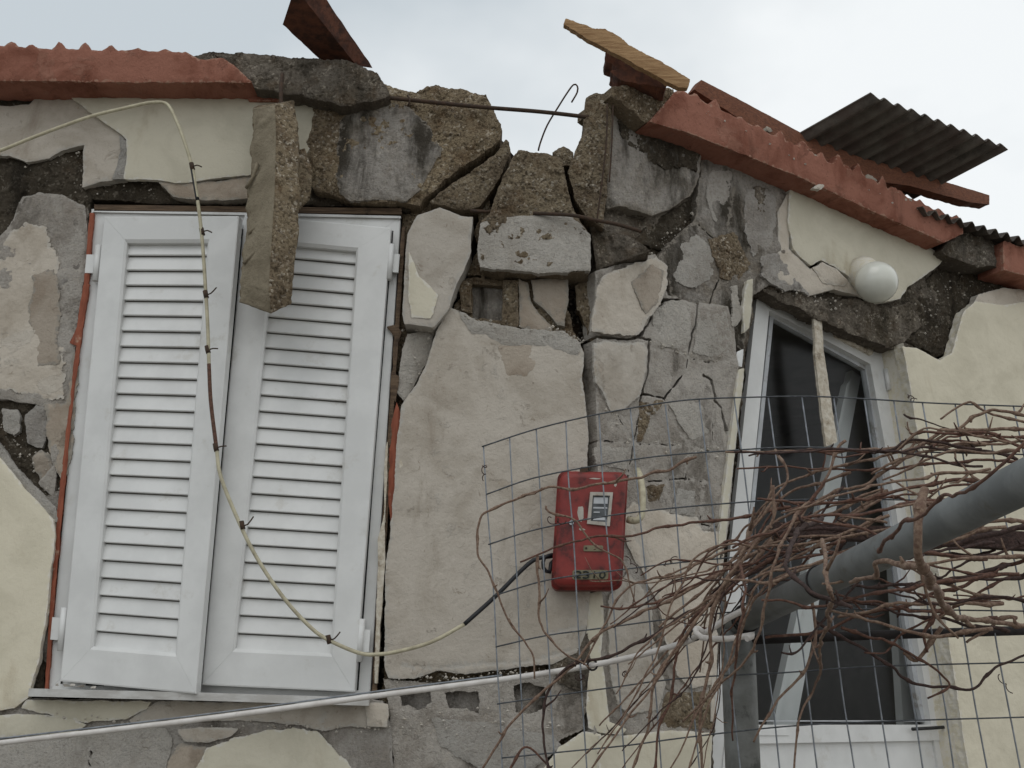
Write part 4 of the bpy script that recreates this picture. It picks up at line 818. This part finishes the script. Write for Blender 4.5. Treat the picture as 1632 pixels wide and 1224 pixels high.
# ------------------------------------------------------------------ wire mesh fence
fence = empty('wire_fence', tuple(Q(1000, 1224, -.95)), 'galvanised wire mesh fence of wide rectangles in front of the pier and the door', 'fence')
HW = [[(768, 712), (840, 688), (900, 672), (980, 655), (1090, 638), (1200, 633), (1300, 632), (1400, 637), (1500, 643), (1700, 650)],
      [(775, 788), (850, 762), (950, 742), (1050, 727), (1150, 719), (1250, 713), (1330, 714), (1420, 719), (1700, 726)],
      [(778, 868), (850, 845), (950, 825), (1050, 812), (1150, 803), (1250, 797), (1400, 796), (1700, 803)],
      [(785, 950), (870, 925), (960, 912), (1080, 897), (1200, 886), (1300, 883), (1450, 884), (1700, 890)],
      [(790, 1031), (870, 1013), (960, 1001), (1080, 985), (1200, 973), (1330, 970), (1700, 975)],
      [(792, 1122), (860, 1112), (960, 1098), (1088, 1081), (1250, 1072), (1400, 1062), (1700, 1054)],
      [(800, 1208), (900, 1198), (1000, 1188), (1088, 1176), (1250, 1158), (1400, 1150), (1700, 1141)],
      [(806, 1296), (1000, 1276), (1250, 1246), (1700, 1230)]]
for h_ in HW:
    gg = G(); gg.tube(spline([Q(x, y, FY(x)) for x, y in h_], .03), .0022, 6); gg.out('horizontal_wire', 'wire', fence)
VW = [(772, 711, 802), (811, 698, 838), (854, 684, 884), (901, 672, 936), (954, 660, 997), (1006, 652, 1054), (1061, 645, 1114), (1115, 637, 1180), (1171, 635, 1243), (1225, 633, 1303), (1278, 632, 1360), (1330, 634, 1416), (1378, 636, 1471), (1425, 639, 1521), (1471, 642, 1573), (1521, 644, 1625), (1570, 646, 1678), (1616, 648, 1725)]
for (x0, y0, x1) in VW:
    n = 6; gg = G(); pts = []
    for i in range(n + 2):
        t = i / n; x = x0 + (x1 - x0) * t; y = y0 + (1224 - y0) * t; pts.append(Q(x + random.uniform(-1.5, 1.5), y, FY(x0) + .0044))
    gg.tube(spline(pts, .05), .0022, 6); gg.out('vertical_wire', 'wirev', fence)

# ------------------------------------------------------------------ pergola
perg = empty('pergola_frame', (float(Q(1180, 1100, -.86)[0]), -.86, 0), 'galvanised pipe pergola frame with upright post at the right', 'pergola')
c0 = Q(1176, 1022, -.86)
gg = G(); b_ = Q(1184, 1224, -.86); dr = (b_ - c0); low = c0 + dr * ((0 - c0[2]) / dr[2])
gg.tube([low, b_, c0 + np.array([0, 0, .03])], .046, 28); gg.out('post', 'post', perg)
p0 = Q(1160, 1000, -.80); p1 = Q(1700, 735, -2.38)
gg = G(); gg.tube([p0, (p0 + p1) / 2, p1], .034, 32); gg.out('top_pipe', 'galv', perg)
for t in (.09, .41):
    c = p0 + (p1 - p0) * t; ax = (p1 - p0) / np.linalg.norm(p1 - p0); e1 = np.cross(ax, [0, 0, 1]); e1 /= np.linalg.norm(e1); e2 = np.cross(ax, e1)
    gg = G(); gg.tube([c + (e1 * math.cos(a) + e2 * math.sin(a)) * .0362 + ax * a * .003 for a in np.linspace(0, 7 if t > .3 else 13, 50)], .0022, 6); gg.out('wire_tie', 'dark', perg)
gg = G(); gg.tube([Q(1196, 1020, -.88), Q(1400, 1012, -.95), Q(1720, 1002, -1.0)], .0125, 10); gg.out('lower_rail', 'dark', perg)
q4 = [Q(1236, 832, -1.1), Q(1236, 852, -1.1)]; q5 = [Q(1720, 850, -1.15), Q(1720, 880, -1.15)]
gg = G(); gg.hexa([q4[0], q5[0], q5[1], q4[1]], [p + np.array([0, .04, 0]) for p in (q4[0], q5[0], q5[1], q4[1])]); gg.out('upper_rail', 'cane3', perg)

# ------------------------------------------------------------------ grapevine
vine = empty('grapevine', (float(Q(1300, 1224, -1.15)[0]), -1.15, 0), 'bare winter grapevine tangled over the pergola and the wire fence', 'vine')
CN = [0]
def cane(pts, r, mat='cane', Y=-1.05, taper=.6, buds=True):
    CN[0] += 1; rs = random.Random(CN[0] * 13)
    p = [Q(a[0], a[1], a[2] if len(a) > 2 else Y) for a in pts]
    s = spline(p, .009); n = len(s)
    wob = np.array([[fbm(np.array([i * .11 + CN[0] * 9]), np.array([k * 11.]), 5, 3)[0] for k in range(3)] for i in range(n)]) * .013
    s = s + wob * np.sin(np.linspace(0, math.pi, n))[:, None] ** .5
    tt = np.linspace(0, 1, n); rad = .84 * r * (1 + (taper - 1) * tt); gg = G()
    nodes = []; i = rs.randint(2, 6)
    while i < n - 2: nodes.append(i); i += rs.randint(8, 15)
    for i in nodes:
        for k, f in ((-1, 1.22), (0, 1.6), (1, 1.22)): rad[i + k] *= f
    gg.tube(s, rad, 8)
    if buds:
        for i in nodes:
            if rs.random() < .55:
                dv = np.array([rs.uniform(-1, 1), rs.uniform(-1, .3), rs.uniform(-1, 1)]); dv /= np.linalg.norm(dv)
                ln = rs.uniform(.008, .024) if rs.random() < .7 else rs.uniform(.03, .07)
                gg.tube([s[i], s[i] + dv * ln * .6, s[i] + dv * ln + np.array([0, 0, ln * .2])], [rad[i] * .6, rad[i] * .5, rad[i] * .25], 5)
    gg.out('vine_cane', mat, vine); return s
T = [
 ([(1700, 690), (1632, 672), (1600, 664), (1570, 655), (1545, 639), (1520, 650), (1499, 668)], .0052, 'cane'),
 ([(1700, 668), (1632, 662), (1571, 655), (1521, 688), (1455, 711), (1388, 731), (1321, 748), (1238, 775), (1215, 816), (1190, 850)], .0055, 'cane'),
 ([(1700, 690), (1632, 684), (1530, 684), (1480, 700), (1440, 732), (1380, 768), (1300, 800), (1240, 832), (1180, 880), (1120, 940), (1050, 1000)], .006, 'cane'),
 ([(1700, 702), (1632, 696), (1545, 692), (1492, 706), (1462, 742)], .005, 'cane2'),
 ([(1700, 736), (1632, 736), (1560, 738), (1470, 741), (1400, 752), (1330, 749), (1250, 745), (1174, 747)], .0048, 'cane2'),
 ([(1110, 728), (1088, 736), (1064, 750), (1041, 753), (1024, 763), (1001, 765), (931, 776), (884, 778), (851, 788), (827, 796), (784, 815), (765, 830), (762, 872), (777, 908), (792, 942), (812, 986), (836, 1022), (850, 1048), (852, 1082)], .0045, 'cane'),
 ([(1260, 808), (1150, 828), (1088, 838), (1011, 849), (927, 859), (891, 868), (829, 896)], .0048, 'cane2'),
 ([(857, 886), (857, 976), (874, 1013), (907, 1044), (940, 1066)], .004, 'cane'),
 ([(1300, 830), (1200, 882), (1150, 912), (1088, 949), (1037, 973), (974, 999), (911, 1056), (864, 1103), (811, 1159), (771, 1224), (750, 1262)], .0055, 'cane'),
 ([(800, 1240), (836, 1190), (871, 1213), (900, 1250)], .004, 'cane2'),
 ([(1220, 900), (1140, 952), (1088, 983), (1011, 1026), (981, 1043), (911, 1058), (887, 1079), (871, 1116), (867, 1166), (878, 1250)], .0055, 'cane3'),
 ([(1150, 910), (1088, 943), (1044, 959), (1001, 972), (957, 966)], .0046, 'cane2'),
 ([(1300, 820), (1250, 842), (1190, 868), (1140, 882), (1088, 911), (1041, 919), (1001, 939), (967, 993), (930, 1060)], .0046, 'cane'),
 ([(870, 806), (877, 816), (921, 833), (954, 869), (994, 893), (1004, 933), (1014, 969)], .0036, 'cane'),
 ([(1300, 990, -1.05), (1355, 1023), (1421, 1059), (1445, 1086), (1505, 1094), (1548, 1093), (1588, 1063), (1632, 1043), (1700, 1020)], .0052, 'cane3'),
 ([(1340, 1000), (1408, 1019), (1471, 1056), (1508, 1089), (1478, 1113)], .0048, 'cane2'),
 ([(1310, 860, -1.8), (1322, 940, -2.0), (1318, 996, -1.7), (1301, 1089, -1.2), (1275, 1149, -1.2), (1265, 1240, -1.2)], .0048, 'cane'),
 ([(1290, 930, -1.2), (1301, 1003, -1.2), (1281, 1066, -1.2), (1245, 1109, -1.2), (1201, 1183, -1.2)], .0048, 'cane'),
 ([(1230, 860, -1.15), (1180, 920, -1.15), (1120, 960), (1088, 1016), (1044, 1083), (1031, 1169), (1001, 1240)], .0056, 'cane'),
 ([(1240, 880, -1.15), (1160, 940, -1.15), (1088, 1010), (1074, 1090), (1050, 1166), (1042, 1240)], .0052, 'cane2'),
 ([(1200, 830, -1.2), (1178, 893, -1.2), (1148, 949, -1.2), (1135, 999, -1.2), (1125, 1083, -1.2), (1118, 1133, -1.2), (1120, 1250, -1.2)], .0062, 'cane'),
 ([(1310, 826, -1.4), (1268, 849, -1.6), (1257, 883, -1.78), (1265, 915, -1.86), (1288, 939, -1.92), (1321, 953, -1.95), (1358, 968, -2.0)], .0066, 'cane3'),
 ([(1474, 780, -2.42), (1466, 820, -2.44), (1465, 866, -2.44), (1471, 906, -2.4), (1488, 939, -2.25), (1505, 969, -2.1), (1538, 989, -2.0), (1632, 996, -1.9), (1720, 1000, -1.9)], .0076, 'cane'),
 ([(1466, 903, -2.4), (1430, 902, -2.35), (1405, 904, -2.3), (1355, 928, -2.1)], .0052, 'cane'),
 ([(1290, 800, -1.5), (1262, 830, -1.52), (1236, 900, -1.58), (1222, 960, -1.56), (1200, 1040, -1.5), (1152, 1090, -1.4), (1088, 1150, -1.3)], .0042, 'cane'),
 ([(1400, 880, -2.2), (1440, 840, -2.42), (1500, 800, -2.6), (1560, 770, -2.75), (1640, 700, -2.8)], .0036, 'cane2'),
 ([(1180, 900, -1.3), (1190, 960, -1.42), (1180, 1020, -1.4), (1172, 1090, -1.3), (1168, 1180, -1.2)], .0042, 'cane2'),
 ([(1700, 820, -1.3), (1600, 846, -1.3), (1500, 872, -1.3), (1420, 888, -1.3), (1380, 850, -1.25), (1300, 842, -1.2), (1230, 850, -1.2)], .0085, 'cane3'),
 ([(1700, 880, -1.25), (1600, 900), (1540, 930), (1440, 968), (1360, 985), (1300, 1010), (1220, 1016)], .0068, 'cane2'),
 ([(1348, 702, -1.1), (1335, 718, -1.1), (1318, 760, -1.1), (1295, 800, -1.1), (1262, 850, -1.1)], .005, 'cane'),
 ([(1235, 716, -1.1), (1256, 748, -1.1), (1250, 775, -1.1), (1222, 800, -1.1), (1200, 830)], .0045, 'cane'),
 ([(1500, 1000), (1485, 1020), (1465, 1050), (1440, 1040)], .0075, 'cane'),
 ([(1490, 960), (1488, 990), (1474, 1012), (1478, 1040)], .0068, 'cane2'),
 ([(1620, 985), (1590, 990), (1565, 1012), (1540, 1024)], .0062, 'cane'),
 ([(1440, 660), (1452, 668), (1472, 672), (1495, 682), (1520, 686)], .003, 'cane3'),
 ([(1446, 672), (1450, 690), (1466, 712), (1480, 728)], .0022, 'cane'),
]
for pts, r, m_ in T: cane(pts, r, m_)
rs = random.Random(21)
for k in range(66):                             # the tangle over the pergola
    if k < 40:
        x, y = rs.uniform(1560, 1680), rs.uniform(700, 1010); ang = math.pi + rs.uniform(-.35, .25); ln = rs.uniform(5, 13)
    elif k < 61:
        Y = rs.uniform(-1.3, -.95); e_ = (rs.uniform(900, 1120), rs.uniform(1040, 1280)) if k % 3 else (rs.uniform(920, 1060), rs.uniform(900, 1040)); f_ = rs.uniform(.3, .7)
        a_0 = (rs.uniform(1215, 1450), rs.uniform(750, 880)); m_0 = (rs.uniform(1090, 1215), rs.uniform(860, 1000))
        cane([(a_0[0], a_0[1], Y), (a_0[0] * .5 + m_0[0] * .5 + rs.uniform(-25, 25), a_0[1] * .5 + m_0[1] * .5 + rs.uniform(-22, 22), Y), (m_0[0], m_0[1], Y), (m_0[0] * (1 - f_) + e_[0] * f_ + rs.uniform(-22, 22), m_0[1] * (1 - f_) + e_[1] * f_ + rs.uniform(-28, 28), Y + .02), (e_[0], e_[1], Y + .03)], rs.uniform(.0032, .0052), rs.choice(['cane', 'cane', 'cane2', 'cane3']), taper=.45); continue
    else:
        x, y = rs.uniform(1250, 1600), rs.uniform(820, 950); ang = rs.uniform(0, 6.28); ln = rs.uniform(3, 6)
    pts = []; Y = rs.uniform(-1.6, -.97); cv = rs.uniform(-.09, .09)
    for i in range(int(ln)):
        pts.append((x, y, Y)); x += 38 * math.cos(ang); y -= 38 * math.sin(ang) * -1 if k < 40 else -38 * math.sin(ang); ang += cv + rs.uniform(-.28, .28); Y += rs.uniform(-.02, .02)
        if k < 40: ang += (math.pi - ang) * .15
        y = min(y, 1040); y = max(y, 720 if x < 1450 else 690)
    if len(pts) > 2: cane(pts, rs.uniform(.0035, .0062), rs.choice(['cane', 'cane', 'cane2', 'cane3']))
for k in range(9):                             # curling tendrils
    x, y = rs.choice([(870, 800), (1050, 725), (1010, 940), (955, 1075), (1100, 900), (1140, 980), (1600, 1010), (1450, 660), (900, 1150), (1060, 990), (790, 740), (1580, 1050), (1120, 1000), (930, 1190), (1300, 910), (1250, 900), (1000, 1090)])
    x += rs.uniform(-40, 40); y += rs.uniform(-30, 30); c = Q(x, y, -.98); pts = []
    a0 = rs.uniform(0, 6.28); R0 = rs.uniform(.005, .011); dv = np.array([rs.uniform(-1, 1), 0, rs.uniform(-1, 1)]) * .05
    for i in range(26):
        t = i / 25; pts.append(c + dv * t + R0 * (1 - .6 * t) * np.array([math.cos(a0 + t * 13), .4 * math.sin(t * 9), math.sin(a0 + t * 13)]))
    gg = G(); gg.tube(pts, .0013, 5); gg.out('tendril', 'cane3', vine)
